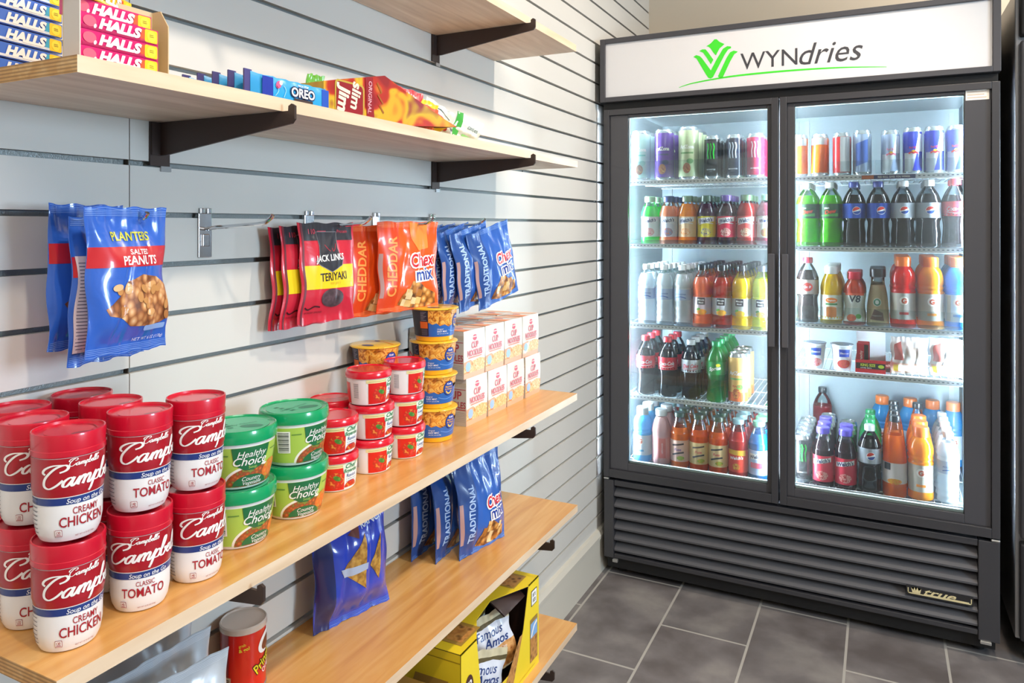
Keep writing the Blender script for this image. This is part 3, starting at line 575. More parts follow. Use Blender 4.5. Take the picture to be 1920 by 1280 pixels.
# --- noodle cup cartons (square tapered sleeves)
def noodle():
    t=thing('noodle_carton','','noodle cup')
    hx,hy,Hn=.0355,.0485,.1075
    paper=M('#e0dad4',.5); shaded_paper=M('#cfc6b6',.5); orr=M('#f08a4a',.45)  # second paper tone: shade of the end faces put into the colour
    # the side profile bulges: width over height
    nz=12; m=MB(); rows=[]
    def sc_(v): q=v/Hn; return .90+.10*math.sin(PI*min(1,q*.62+.12))+.0*q
    for i in range(nz+1):
        z=Hn*i/nz; s=sc_(z); rows.append([(-hx*s,-hy*s,z),(hx*s,-hy*s,z),(hx*s,hy*s,z),(-hx*s,hy*s,z)])
    for i in range(nz):
        for k in range(4):
            a,b=rows[i][k],rows[i][(k+1)%4]; c,d=rows[i+1][(k+1)%4],rows[i+1][k]
            m.add([a,b,c,d],[(0,1,2,3)],shaded_paper if k in (0,2) else paper)
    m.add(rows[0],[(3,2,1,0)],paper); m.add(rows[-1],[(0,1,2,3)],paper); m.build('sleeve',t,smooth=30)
    def SF(u,v,e): s=sc_(v); return (hx*s+e,u*s,v)
    def SL(u,v,e): s=sc_(v); return (u*s,-hy*s-e,v)
    rd=M('#d8435a',.45); nf=Food('noodle_soup',[(.3,'#c8b87a'),(.42,'#f0b070'),(.5,'#f9dca8'),(.58,'#ee9858'),(.7,'#e2722f')],60,rough=.4,mode='SWIRL')
    it=[rect(-.0485,0,.0485,.012,M('#f3b090',.45),1),poly([(-.0485,.010),(.0485,.010),(.0485,.036),(.02,.041),(0,.038),(-.025,.036),(-.0485,.030)],nf,1),poly([(-.0485,.028),(-.03,.034),(-.01,.036),(-.02,.041),(-.0485,.038)],M('#f3a886',.45),2),ell(-.030,.026,.011,.011,M('#9cbfe6',.4),3),
        ell(0,.090,.009,.007,M('#e2536a',.4),2,a0=180,a1=360),ell(0,.0925,.008,.004,M('#e2536a',.4),2,a0=0,a1=180),
        text('CUP',.020,0,.0735,rd,3,bold=.03,sx=.8),text('NOODLES',.0185,0,.0560,rd,3,bold=.03,sx=.78),text('CUP',.0195,0,.0735,M('#ea9aa2',.4),4,bold=-.008,sx=.82),text('NOODLES',.0182,0,.0560,M('#ea9aa2',.4),4,bold=-.008,sx=.80),
        rect(-.030,.0445,.030,.0470,M('#ef8a72',.4),3)]
    for k in range(6): it.append(rect(-.0475,.083+k*.0036,.0475,.0838+k*.0036,M('#e2dccf',.5),1))
    decals('front_print',t,SF,it,.008,.009)
    it=[text('CUP',.026,.0,.070,M('#b7404c',.5),2,bold=.02,sx=.95),text('NOODLES',.020,0,.048,M('#b7404c',.5),2,bold=.02,sx=.75),rect(-.034,.036,.034,.038,M('#b7404c',.5),1),rect(-.034,.082,.034,.0835,M('#b7404c',.5),1)]
    for k in range(22): it.append(rect(-.034+k*.0032,.088,-.0332+k*.0032,.098,M('#b59a5a',.5),1))
    for k in range(6): it.append(rect(-.032,.010+k*.004,.032,.0105+k*.004,M('#a59c90',.5),1))
    decals('side_print',t,SL,it,.009,.009)
    s=sc_(Hn)
    decals('top_print',t,lambda u,v,e:(u*s,v*s,Hn+e),[poly([(.0355,-.0485),(.0355,-.015),(.010,-.020),(-.0355,-.0485)],orr,1),poly([(-.0355,.01),(.02,.02),(.0355,.035),(.0355,.046),(-.01,.040),(-.0355,.03)],M('#f2b694',.5),1),ell(-.005,-.005,.012,.008,M('#e07a72',.5),1),poly([(-.0355,-.03),(-.01,-.018),(.0,-.008),(-.0355,-.016)],M('#d9d0d6',.5),1)],0,0)
    return t
nd_=noodle(); G='noodle cups stacked in two layers'
ys=[1.462,1.563,1.664,1.765]
pos=['nearest to the macaroni cups','second from the macaroni cups','third from the macaroni cups','at the far end beside the cooler side']
for r,x in ((0,.1165),(1,.040)):
    for i,y in enumerate(ys):
        for lv in (0,1):
            lab=('upper' if lv else 'lower')+(' white and orange noodle cup in front, ' if r==0 else ' noodle cup at the wall behind, ')+pos[i]
            put(nd_,(x+random.uniform(-.001,.001),y+(.012 if lv==0 else .0),S3+lv*.1078),R(random.uniform(-1.2,1.2)),label=lab,group=G)
# ================================================================== bags
def bag(name,W,Hh,T,base,back=None,seed=0,top=.012,bot=.012,crease=.0016,pinch=.06,hole=False):
    """pillow bag: returns the mesh builder surface; width on y, height on z from 0, front to +x"""
    rnd=random.Random(seed); ph=[rnd.uniform(0,6.28) for _ in range(8)]; kf=[rnd.uniform(.7,1.4) for _ in range(4)]
    def shape(u,v):     # u -1..1, v 0..1
        e=max(0,1-abs(u)**2.6)**.75; h=min(1,max(0,(v*Hh-bot))/(.22*Hh)); h2=min(1,max(0,((1-v)*Hh-top))/(.34*Hh))
        s=lambda q:q*q*(3-2*q)
        return e*s(h)**.7*s(h2)
    def wr(u,v):
        cr_=math.sin(9*kf[0]*u+7*v+ph[0])*math.sin(6*v*kf[1]+ph[1]); edge=(1-shape(u,v))
        fold=math.exp(-((u+.55-.5*v*kf[2])/.06)**2)+math.exp(-((u-.5+.35*(1-v))/.05)**2)
        return crease*(cr_+.9*math.sin(24*u+ph[2])*edge*(abs(v-.5)*2)**2*0.5-1.1*fold*min(1,shape(u,v)*2))
    def edge(v): return 1-pinch*math.sin(PI*min(1,max(0,v)))**.8+.012*math.sin(11*v+ph[4])
    def P(u,v,side,e=0.0):
        s=shape(u,v); x=side*(T/2*s+.0004+e)+wr(u,v)*(1 if side>0 else .5)*(1 if abs(u)<.995 else 0)+.004*math.sin(2.2*v*3+ph[5])*(1-.5*s)*0.6
        return (x,u*W/2*edge(v)+.0018*math.sin(14*v+ph[3])*abs(u),v*Hh+.0012*math.sin(9*u+ph[6])*(1 if v>.98 or v<.02 else 0))
    m=MB(); nu,nv=44,52
    foil=base if not isinstance(base,str) else M(base,.28,coat=.5,bump=.12,bscale=28)
    bk_=M(back,.4) if isinstance(back,str) else (back or foil)
    for side,mt_ in ((1,foil),(-1,bk_)):
        vs=[P(-1+2*i/nu,j/nv,side) for j in range(nv+1) for i in range(nu+1)]; fs=[]
        for j in range(nv):
            for i in range(nu):
                a=j*(nu+1)+i; q=(a,a+1,a+nu+2,a+nu+1); fs.append(q if side>0 else q[::-1])
        m.add(vs,fs,mt_)
    # close the rim
    rim=[(-1+2*i/nu,0) for i in range(nu+1)]+[(1,j/nv) for j in range(1,nv+1)]+[(1-2*i/nu,1) for i in range(1,nu+1)]+[(-1,1-j/nv) for j in range(1,nv)]
    k=len(rim); vs=[P(u,v,1) for u,v in rim]+[P(u,v,-1) for u,v in rim]; m.add(vs,[(i,k+i,k+(i+1)%k,(i+1)%k) for i in range(k)],foil)
    surf=lambda u,v,e:P(max(-1,min(1,u/(W/2))),max(0,min(1,v/Hh)),1,e)
    return m,surf
def crimp(W,Hh,col):
    o=[]
    for k in range(5): o+= [rect(-W/2*.99,.0018+k*.0021,W/2*.99,.0026+k*.0021,col,1),rect(-W/2*.99,Hh-.0026-k*.0021,W/2*.99,Hh-.0018-k*.0021,col,1)]
    return o
def mkbag(name,cat,W,Hh,T,base,items,back=None,seed=0,pinch=.06,du=.004,crease=.0016,sec=True,**k):
    t=thing(name,'',cat); m,s=bag(name,W,Hh,T,base,back,seed,pinch=pinch,crease=crease,**k); m.build('pouch',t,smooth=60,fix=False)
    decals('print',t,s,items,du,du*1.1); return t
# peanuts
peanut=Food('peanut_heap',[(0,'#f0cfa0'),(.3,'#d9a068'),(.55,'#a8683a'),(.8,'#6d3d22')],78,rough=.4,stretch=(1,1.5,1))
def peanuts(seed):
    W,Hh=.118,.182; bl2=M('#2f62c4',.25,coat=.7,bump=.3,bscale=28)
    it=[rect(-.059,.108,.059,.133,M('#c3202c',.3,coat=.5),1)]+crimp(W,Hh,M('#6f97dd',.3,coat=.4))
    it+=[poly([(-.012,.090),(.010,.098),(.034,.094),(.054,.082),(.056,.040),(.042,.034),(.020,.032),(-.006,.034),(-.022,.046),(-.040,.050),(-.044,.058),(-.024,.072)],peanut,1),
        text('PLANTERS',.0155,.0,.146,M('#c9c83a',.3,coat=.5),3,bold=.02,sx=.82),text('SALTED',.009,.008,.1265,offw,3,bold=.015,sx=.8),text('PEANUTS',.0155,.008,.1160,offw,3,bold=.02,sx=.82),
        text('NET WT 6 OZ (170g)',.0055,.028,.016,M('#dfe6f7',.4),3,shear=.2),rrect(.014,.026,.052,.033,.002,M('#8fb0e6',.4),3)]
    nut=M('#c98f52',.4)
    for k in range(16):
        a=random.Random(seed*50+k); x=-.028+.078*a.random(); y=.040+.045*a.random()
        it.append(ell(x,y,.0068,.0042,M(a.choice(['#d8a368','#c58c50','#b87a42','#e2b783']),.4,coat=.3),3+k%4,rot=a.uniform(0,180)))
    return mkbag('peanut_bag','snack bag',W,Hh,.034,bl2,it,back='#2f62c4',seed=seed,crease=.0022)
b1=peanuts(3); G='blue peanut bags hanging on the left hook'
# nutrition panel sits on the left flank of the middle bag
put(b1,(.137,.606,1.184),R(4),label='front blue and red bag of salted peanuts hanging on the chrome hook',group=G)
b2=peanuts(9)
m,s_=bag('x',.118,.182,.034,M('#2f62c4',.25,coat=.7,bump=.3,bscale=28),None,9,pinch=.06,crease=.0022)
decals('nutrition_panel',b2,s_,[rect(-.056,.016,-.034,.134,M('#d8c9cf',.4),8)]+[rect(-.054,.020+k*.0042,-.037,.0212+k*.0042,M('#6b6478',.5),9) for k in range(26)],.005,.006)
put(b2,(.100,.606,1.172),R(9),label='middle peanut bag with nutrition panel showing, behind the front one',group=G)
b3=peanuts(14)
put(b3,(.060,.602,1.188),R(12),label='rearmost peanut bag, in shade nearest the wall',group=G)
# jerky
def jerky(seed):
    W,Hh=.132,.182
    it=[rect(-.061,.150,.061,.182,M('#35333b',.3,coat=.4),1),rect(-.061,.062,.061,.105,M('#f1cf1e',.3,coat=.4),1),
        poly([(-.028,.166),(.022,.166),(.020,.135),(.026,.120),(.034,.116),(.030,.103),(.004,.091),(-.022,.103),(-.034,.112),(-.026,.122),(-.024,.140)],M('#8e8a90',.3),3),
        poly([(-.027,.165),(.021,.165),(.019,.135),(.025,.121),(.032,.115),(.029,.104),(.004,.0925),(-.021,.104),(-.032,.112),(-.025,.123),(-.023,.140)],M('#2c2b33',.35),4),
        text('JACK LINKS',.0165,.0,.1185,offw,6,bold=.02,sx=.78,rot=3),text('TERIYAKI',.0205,.008,.084,M('#221a1c',.35),3,bold=.02,sx=.78,rot=2),text('BEEF JERKY',.006,.012,.071,M('#caa81c',.4),3,sx=.9),
        text('110',.0125,-.037,.1665,M('#c23a4e',.4),4,bold=.02),text('Protein',.0085,.036,.1665,M('#c23a4e',.4),4,bold=.01),rect(-.024,.166,-.004,.1675,M('#c23a4e',.4),4),
        stroke([(-.010,.142),(-.003,.134),(.002,.130)],.0012,M('#b32235',.4),6),stroke([(.016,.144),(.012,.134),(.008,.130),(.006,.136)],.0012,M('#b32235',.4),6),
        ell(.006,.044,.028,.017,Food('jerky_meat',[(.3,'#2c2428'),(.5,'#4c3a40'),(.7,'#6e5860')],60,mode='NOISE',rough=.3),3,rot=-4),text('HICKORY SMOKED',.0045,-.034,.020,M('#5c1420',.4),3,shear=.2),
        stroke([(-.054,.030),(-.046,.026),(-.034,.031),(-.022,.029)],.0025,M('#3c1018',.4),3),rect(-.061,.0,-.057,.182,M('#6d2a36',.4),2)]
    return mkbag('jerky_bag','snack bag',W,Hh,.016,M('#c9243a',.28,coat=.6,bump=.25,bscale=26),it,seed=seed,back='#8d1c2c',crease=.001)
G='red teriyaki jerky bags'
j=jerky(21)
put(j,(.070,1.056,1.166),R(-9),label='front red jerky bag with yellow teriyaki band',group=G)
put(j,(.044,1.030,1.160),R(0),label='middle jerky bag, its edge just showing behind the front one',group=G)
put(j,(.023,1.020,1.158),R(4),label='rearmost dark red jerky bag closest to the wall',group=G)
# snack mix bags (orange, blue)
mixf=Food('snack_mix',[(0,'#f3d79a'),(.3,'#d79a4a'),(.55,'#9a5e28'),(.8,'#4e2f1c')],62,rough=.4,stretch=(1,1.2,1))
def snack(seed,kind,T=.023,W=.156,Hh=.185):
    base={'o':'#ea5a1e','b':'#2f5fb4'}[kind]; k=W/.15
    side=M({'o':'#d8431a','b':'#23498e'}[kind],.3,coat=.4); tx=M({'o':'#f39a4a','b':'#a9c3e8'}[kind],.35,coat=.3)
    it=crimp(W,Hh,M({'o':'#f28a52','b':'#6a93d6'}[kind],.35))+[poly([(-.075*k,.0),(-.034*k,.0),(-.024*k,Hh),(-.075*k,Hh)],side,1),
        text('CHEDDAR' if kind=='o' else 'TRADITIONAL',.031 if kind=='o' else .0245,-.046*k,.094,tx,4,rot=86,bold=.025,sx=.84 if kind=='o' else .80),
        text('Chex',.038,.030*k,.106,offw,5,bold=.10,sx=.78,rot=4),text('mix',.038,.036*k,.077,offw,5,bold=.10,sx=.85,rot=4),
        text('Chex',.038,.030*k,.106,M('#cf1f2d',.3,coat=.4),7,bold=.02,sx=.78,rot=4),text('mix',.038,.036*k,.077,M('#1f3d96',.3,coat=.4),7,bold=.02,sx=.85,rot=4),
        poly([(-.028*k,.014),(.0,.006),(.04*k,.006),(.066*k,.012),(.062*k,.034),(.036*k,.046),(.02*k,.060),(.004*k,.062),(-.004*k,.05),(-.02*k,.034)],mixf,3)]
    rr=random.Random(seed)
    for q in range(9):
        x=-.015*k+.065*k*rr.random(); y=.014+.032*rr.random(); c=rr.choice(['#e9c07a','#b3722e','#7a4520','#f0d8a4'])
        it.append(poly([(x-.008,y-.006),(x+.006,y-.008),(x+.009,y+.005),(x-.005,y+.008)],M(c,.4,coat=.2),4+q%3))
    if kind=='o': it.append(poly([(.0,.182),(.05*k,.182),(.045*k,.13),(.02*k,.125),(.005*k,.15)],M('#f08a34',.35,coat=.3),2))
    it.append(rect(-.074*k,.03,-.066*k,.12,M('#b08a86',.4),3))
    return mkbag('snack_mix_bag','snack bag',W,Hh,T,M(base,.25,coat=.7,bump=.3,bscale=26),it,seed=seed,back=base,crease=.0015)
o1=snack(31,'o'); G='orange cheddar snack mix bags'
put(o1,(.100,1.272,1.166),R(-20),label='front orange cheddar snack mix bag on its hook',group=G)
put(o1,(.046,1.230,1.158),R(-8),label='rear orange snack mix bag in shade behind the front one',group=G)
t1=snack(41,'b'); G='blue snack mix bags fanned on the last hook'
for x,y,z,tl,ya,lab in ((.153,1.585,1.160,-15,-12,'frontmost blue snack mix bag with white lettering, the last on the hooks'),(.124,1.528,1.157,-13,-4,'second blue snack mix bag, behind the frontmost'),
    (.097,1.490,1.156,-11,2,'third blue snack mix bag in the fanned row'),(.070,1.468,1.155,-9,4,'fourth blue snack mix bag in the fanned row'),(.040,1.455,1.154,-7,4,'rearmost blue snack mix bag beside the orange one')):
    put(t1,(x,y,z),label=lab,group=G,rot=(R(-tl),0,R(ya)))
# bags standing on the shelf below
S4=.588; t2=snack(55,'b',T=.036,W=.17,Hh=.215); G='blue snack mix bags standing on the shelf'
put(t2,(.152,1.505,S4+.001),label='front blue snack mix bag standing on the shelf under the noodle cups',group=G,rot=(0,R(-6),R(-10)))
put(t2,(.092,1.470,S4+.001),label='middle blue snack mix bag leaning behind the front standing one',group=G,rot=(0,R(-5),R(4)))
put(t2,(.040,1.455,S4+.001),label='rear standing blue snack mix bag in the shade at the wall',group=G,rot=(0,R(-3),R(2)))
def tortilla():
    W,Hh=.178,.225; corn=Food('tortilla_chip',[(.35,'#8a5e1e'),(.5,'#b8842c'),(.65,'#d3a348')],90,mode='NOISE',rough=.5)
    it=crimp(W,Hh,M('#5a7fd8',.35))+[poly([(-.045,.104),(.018,.160),(.010,.060)],corn,3),poly([(.024,.098),(.060,.150),(.046,.066)],corn,4),poly([(-.046,.110),(.018,.106),(.016,.094),(-.040,.094)],M('#b9c4dc',.3),5),
        poly([(-.02,.165),(.02,.20),(.0,.155)],M('#6d3a34',.4),3),text('COOL',.022,.045,.196,M('#dfe8f5',.35),3,shear=.2,bold=.02,rot=8),text('RANCH',.018,.045,.178,M('#dfe8f5',.35),3,shear=.2,bold=.02,rot=8),poly([(-.095,0),(-.055,0),(-.062,.225),(-.095,.225)],M('#182a66',.3,coat=.5),1)]
    return mkbag('tortilla_chip_bag','snack bag',W,Hh,.062,M('#2a45c0',.22,coat=.7,bump=.1,bscale=18),it,seed=61,back='#1c2f86',crease=.0025)
put(tortilla(),(.074,1.125,S4+.001),label='shiny blue tortilla chip bag standing alone on the shelf',rot=(0,R(-4),R(-14)))
def greybag(seed):
    W,Hh=.20,.165
    it=crimp(W,Hh,M('#d8dfe8',.35))+[ell(.02,.07,.07,.045,M('#c98a4a',.4),1),ell(.02,.068,.064,.040,M('#e6dfd6',.4),2),poly([(-.1,.105),(.1,.118),(.1,.112),(-.1,.10)],M('#b3713c',.4),2)]
    return mkbag('chip_bag','snack bag',W,Hh,.042,M('#c3ccd6',.28,metal=.25,coat=.6,bump=.3,bscale=20),it,seed=seed,crease=.0022)
gb=greybag(71); G='grey foil chip bags'
for x,y,rz,tl,lab in ((.170,.640,-8,-8,'frontmost grey foil bag at the bottom left corner, with an oval print'),(.112,.668,-2,-7,'middle grey foil chip bag beside the red can'),(.052,.690,2,-5,'rear grey foil chip bag at the wall')):
    put(gb,(x,y,S4+.001),label=lab,group=G,rot=(0,R(tl),R(rz)))
# chip can
t=thing('chip_can','red chip can with a clear plastic lid, standing beside the grey bags','chip can',(.043,.882,S4),R(-40))
cr_=M('#d21e16',.3,coat=.5)
MB().lathe([(.0350,0),(.0360,.001),(.0360,.003),(.0352,.004),(.0352,.100),(.0360,.101),(.0360,.103)],cr_,40,mats=[stl,stl,stl,cr_,stl,stl]).build('can',t)
MB().lathe([(.0366,.098),(.0372,.0985),(.0372,.1065),(.0355,.1085),(.0340,.1060),(.0001,.1055)],M('#c9b8aa',.25,coat=.5),40).build('lid',t)
it=[rect(-.11,.005,-.026,.099,M('#8f1220',.35,coat=.4),1),rect(-.050,.008,-.022,.030,M('#cdb79e',.5),2)]+[rect(-.048,.010+k*.003,-.024,.0115+k*.003,M('#5a4a40',.6),3) for k in range(6)]
it+=[ell(.040,.074,.020,.014,offw,2,rot=38),ell(.041,.072,.013,.009,M('#7a3c22',.4),3,rot=38),text('Pringles',.0215,.037,.0485,M('#2a2a1a',.4),2,rot=33,bold=.07,sx=.78,shear=.1),text('Pringles',.0215,.037,.0485,M('#f1dc2c',.35),4,rot=33,bold=.015,sx=.78,shear=.1),text('Original',.0120,.043,.036,M('#f5dfe2',.4),4,rot=33,bold=.015,sx=.8),
     text('grab',.0062,-.004,.082,M('#e6c43a',.4),3,rot=10,bold=.01),text('& go!',.0078,-.001,.075,M('#e6d43a',.4),3,rot=10,bold=.02),text('Net Wt 2.5 oz',.004,.002,.010,offw,3)]
decals('label',t,cylS(.0352,.0352),it,.0035,0)
# ================================================================== candy shelf
S2=1.5175
def stick(col,edge,name):
    t=thing('cough_drop_pack','','cough drops'); L=.094; h=.0172; d=.024
    MB().box((-d,0,0),(0,L,h),M(col,.3,coat=.4),sides={4:M('#f0c41a',.35)}).build('wrapper',t,smooth=0,bevel=.0018)
    it=[rect(.0015,.001,L-.002,.004,M(edge,.35,coat=.3),1),text('HALLS',.0150,.046,.0090,offw,3,shear=.28,bold=.06,sx=1.15),rrect(.076,.0012,.0925,.0160,.002,M('#f2c81e',.35,coat=.3),2),ell(.0845,.0086,.0058,.0062,M('#f7dd3a',.35),3),
        rect(.0818,.0075,.0875,.0085,M('#a08a1a',.4),4),rect(.0818,.0095,.087,.0105,M('#a08a1a',.4),4),poly([(.070,.002),(.078,.002),(.077,.015),(.072,.015)],M('#e0552a' if name!='b' else '#3aa4c8',.35),1)]
    if name=='p': it+=[ell(.010,.009,.0075,.006,M('#ee5d78',.35,coat=.3),2),ell(.016,.0045,.0015,.0025,offw,3,rot=-20)]
    decals('print',t,planeS((.0001,0,0),(0,1,0),(0,0,1)),it,0,0); return t
ps=stick('#d4146a','#b00e52','p'); bs=stick('#3f6fd0','#dfe8f6','b'); ysk=stick('#f0c020','#f6e27a','y')
G='pink cough drop packs in the display carton'
names=['bottom','second lowest','third','top']
for k in range(4): put(ps,(.2215-(0,0,0,.012)[k],.4905,S2+.0012+k*.0178),label=names[k]+' pink cough drop pack in the small display carton',group=G)
put(ysk,(.2215,.492,S2+.0012+4*.0178),label='yellow cough drop pack lying on top of the pink ones',rz=R(24))
card=M('#c9b48f',.7); grey=M('#cfc8c2',.6)
t=thing('display_carton','open cardboard carton that holds the pink cough drop packs','carton',(.2,.54,S2))
sh=(.2,.54,S2)
MB().box((.1945,.4885,S2),(.196,.598,S2+.082),card).build('back_panel',t,smooth=0,shift=sh)
MB().box((.196,.4885,S2),(.2235,.4897,S2+.092),grey).build('side_panel',t,smooth=0,shift=sh)
MB().prism([(.196,S2),(.2235,S2),(.2235,S2+.062),(.210,S2+.082),(.196,S2+.082)],1,.5965,.5977,card).build('side_panel',t,smooth=0,shift=sh)
MB().box((.196,.4897,S2),(.2235,.5965,S2+.0009),card).build('bottom_panel',t,smooth=0,shift=sh)
G='blue cough drop packs'
for k in range(6): put(bs,(.082,.4735,S2+.0006+k*.0192),rz=R(8.5),label=['lowest','second','third','fourth','fifth','sixth'][k]+' blue cough drop pack from the bottom, at the left photo edge',group=G)
# cookie sleeves
def oreo():
    t=thing('cookie_pack','','cookies'); L=.145; h=.031; d=.0245
    m=MB(); n=18; vs=[]; fo=M('#2f9fdc',.25,coat=.5,bump=.05,bscale=60)
    for i in range(n+1):
        y=L*i/n; s=min(1,max(.16,(i/ n)/.09)) if i<n/2 else min(1,max(.5,((n-i)/n)/.05)); wob=.0006*math.sin(i*2.1)
        hx=d/2*s+wob; pr_=[(-hx,0),(hx,0),(hx*1.0,h*.25),(hx,h*.8),(hx*.8,h*.97+wob),(-hx*.8,h*.97+wob),(-hx,h*.8),(-hx,h*.25)]
        vs+=[(a,y,b+ (0 if s>.5 else .003)) for a,b in pr_]
    k=8; fs=[(i*k+j,i*k+(j+1)%k,(i+1)*k+(j+1)%k,(i+1)*k+j) for i in range(n) for j in range(k)]+[tuple(range(k))[::-1],tuple(n*k+j for j in range(k))]
    m.add(vs,fs,fo); m.build('wrapper',t,smooth=50)
    MB().box((-.0012,-.010,.001),(.0012,.003,.035),M('#54508c',.3,metal=.3,coat=.3)).build('end_crimp',t,smooth=0)
    bl=M('#2238a0',.3,coat=.4)
    it=[rect(.010,.002,.030,.028,bl,1),rect(.128,.002,.143,.028,M('#2a55b8',.3,coat=.4),1),text('OREO',.0175,.088,.0150,M('#14204e',.35),3,bold=.12,sx=1.0),text('OREO',.0175,.088,.0150,offw,5,bold=.03,sx=1.0),text('MEGA STUF',.0042,.088,.0250,offw,4),rrect(.070,.002,.108,.0062,.001,M('#3c3030',.4),4),
        ell(.040,.020,.006,.0045,M('#e05a86',.4),3,rot=50),ell(.044,.023,.003,.003,offw,4),stroke([(.034,.004),(.040,.012),(.036,.018)],.0012,M('#8fd4f4',.3),3),stroke([(.050,.004),(.054,.014),(.050,.020)],.0012,M('#8fd4f4',.3),3)]
    decals('print',t,lambda u,v,e:(d/2+.0004+e,u,v),it,0,0); return t
oc=oreo(); G='blue cookie packs lined up on the candy shelf'
for k,x in enumerate((.224,.197,.170,.143,.116)): put(oc,(x,.722-.002*k,S2+.0004),label=['front blue cookie pack with white lettering beside the red meat stick carton','second blue cookie pack from the shelf edge','third blue cookie pack from the shelf edge','fourth blue cookie pack from the shelf edge','fifth blue cookie pack, nearest the wall'][k],group=G)
# meat stick carton with slanted opening
t=thing('meat_stick_carton','red and yellow tilted carton with a slanted opening, full of candy bags','carton',(.17,1.0,S2)); sh=(.17,1.0,S2)
fire=Food('flame_print',[(.3,'#8a1018'),(.42,'#b52a16'),(.52,'#d8a020'),(.6,'#c9a824'),(.72,'#8c1a2a')],9,mode='SWIRL',rough=.35,stretch=(1,1,1.6),detail=1)
inn=M('#7a5a3c',.7)
pl=[(.868,S2+.0006),(.868,1.563),(.90,1.571),(1.022,1.599),(1.10,1.578),(1.205,1.5515),(1.262,1.540),(1.09,S2+.004),(1.06,S2+.0006)]
MB().prism(pl,0,.2235,.225,fire).build('front_panel',t,smooth=0,shift=sh)
MB().prism(pl,0,.118,.1195,fire).build('back_panel',t,smooth=0,shift=sh)
MB().prism([(.868,1.563),(.90,1.571),(1.022,1.599),(1.022,1.5975),(.90,1.5695),(.868,1.5615)],0,.1195,.2235,fire).build('top_panel',t,smooth=0,shift=sh)
MB().prism([(1.262,1.540),(1.262,1.5415),(1.09,S2+.0055),(.868,S2+.002),(.868,S2+.0006),(1.06,S2+.0006),(1.09,S2+.004)],0,.1195,.2235,inn).build('bottom_panel',t,smooth=0,shift=sh)
MB().box((.1195,.868,S2+.002),(.2235,.8695,1.5615),fire).build('end_panel',t,smooth=0,shift=sh)
dr=M('#8c1220',.35); cr2=M('#e8dcc4',.4)
it=[rrect(.893,1.5205,.966,1.572,.008,M('#b49a3a',.4),1),rrect(.896,1.5205,.962,1.569,.007,dr,2),text('slim',.030,.944,1.551,cr2,4,rot=-100,bold=.03,sx=.95),text('Jim',.034,.914,1.543,cr2,4,rot=-100,bold=.04,sx=.95),
    poly([(.972,S2+.002),(.992,S2+.002),(.988,1.5905),(.968,1.5865)],dr,2),text('ORIGINAL',.0125,.980,1.555,M('#e6a8b0',.4),4,rot=-93,bold=.01,sx=.95),
    stroke([(1.0,1.583),(1.012,1.568),(1.002,1.563),(1.016,1.550),(1.006,1.546),(1.018,1.534)],.004,M('#9a5a1a',.4),2,smooth=False)]
decals('front_print',t,planeS((.225-.17,-1.0,-S2),(0,1,0),(0,0,1)),it,0,0)
# candy bags in and beside the carton
def candy(name,lab,W,Hh,T,col,items,loc,rot,seed=0):
    t=mkbag(name,'candy bag',W,Hh,T,M(col,.3,coat=.5,bump=.08,bscale=30),items,seed=seed,du=.01,crease=.0012,top=.006,bot=.006)
    put(t,loc,rot=rot,label=lab)
gum=Food('gummy_print',[(0,'#f7c23a'),(.3,'#e8662a'),(.6,'#c92a20'),(.85,'#d8a030')],120,rough=.3)
candy('candy_bag','red candy bag with white lettering standing inside the carton',.085,.072,.018,'#d2303c',[ell(-.005,.045,.026,.013,offw,3,rot=8),text('Hot',.018,-.005,.045,M('#c22030',.4),4,bold=.02),poly([(-.04,.004),(.04,.004),(.04,.024),(-.04,.030)],gum,2)],(.175,1.135,1.531),(R(-8),0,R(-22)),1)
candy('candy_bag','yellow candy bag with blue lettering leaning out of the carton',.075,.066,.018,'#f2c41c',[text('Haribo',.017,0,.045,M('#2a4a98',.4),3,bold=.03),text('Gold',.014,.002,.032,M('#2a4a98',.4),3,bold=.03),poly([(-.036,.004),(.036,.004),(.036,.022),(-.036,.020)],gum,2)],(.170,1.205,1.530),(R(-14),0,R(-18)),2)
candy('candy_bag','white candy bag with red fruit print at the carton opening',.085,.064,.018,'#e6ece4',[ell(0,.030,.020,.011,M('#cf3038',.4,coat=.4),3,rot=-20),ell(.012,.022,.012,.008,M('#b8242c',.4,coat=.4),4),stroke([(-.03,.05),(.0,.055),(.03,.045)],.002,M('#3a4a48',.4),3),rect(-.042,.0,.042,.010,M('#e0542c',.4),2)],(.165,1.268,1.530),(R(-20),0,R(-14)),3)
candy('candy_bag','orange and red gummy bag low in the carton opening',.080,.048,.018,'#dd4a22',[poly([(-.038,.006),(.038,.006),(.036,.036),(-.036,.038)],gum,2)],(.198,1.168,1.529),(R(-12),0,R(-12)),4)
candy('candy_bag','green tipped bag poking up behind the carton',.045,.085,.012,'#6ab83c',[text('sour',.012,0,.06,offw,3)],(.1095,.985,S2+.001),(R(3),0,R(2)),5)
candy('candy_bag','yellow bag lying flat under the tilted carton',.095,.050,.010,'#f2cc20',[rect(-.045,.01,-.03,.04,M('#d85a1c',.4),2),text('500',.014,.03,.025,M('#7a5aa0',.4),3)],(.150,1.225,S2+.012),(0,R(76),R(0)),6)
candy('candy_bag','white and green bag at the end of the candy row, tilted toward the cooler',.100,.050,.016,'#dfe9dc',[poly([(-.05,.0),(-.034,.0),(-.028,.05),(-.05,.05)],M('#3fa43a',.4,coat=.3),2),text('candies',.014,.008,.028,M('#4a5a58',.4),3,shear=.3),rect(-.02,.004,.048,.010,M('#8ccf7a',.4),2)],(.205,1.325,S2+.003),(R(-10),R(10),R(-6)),7)
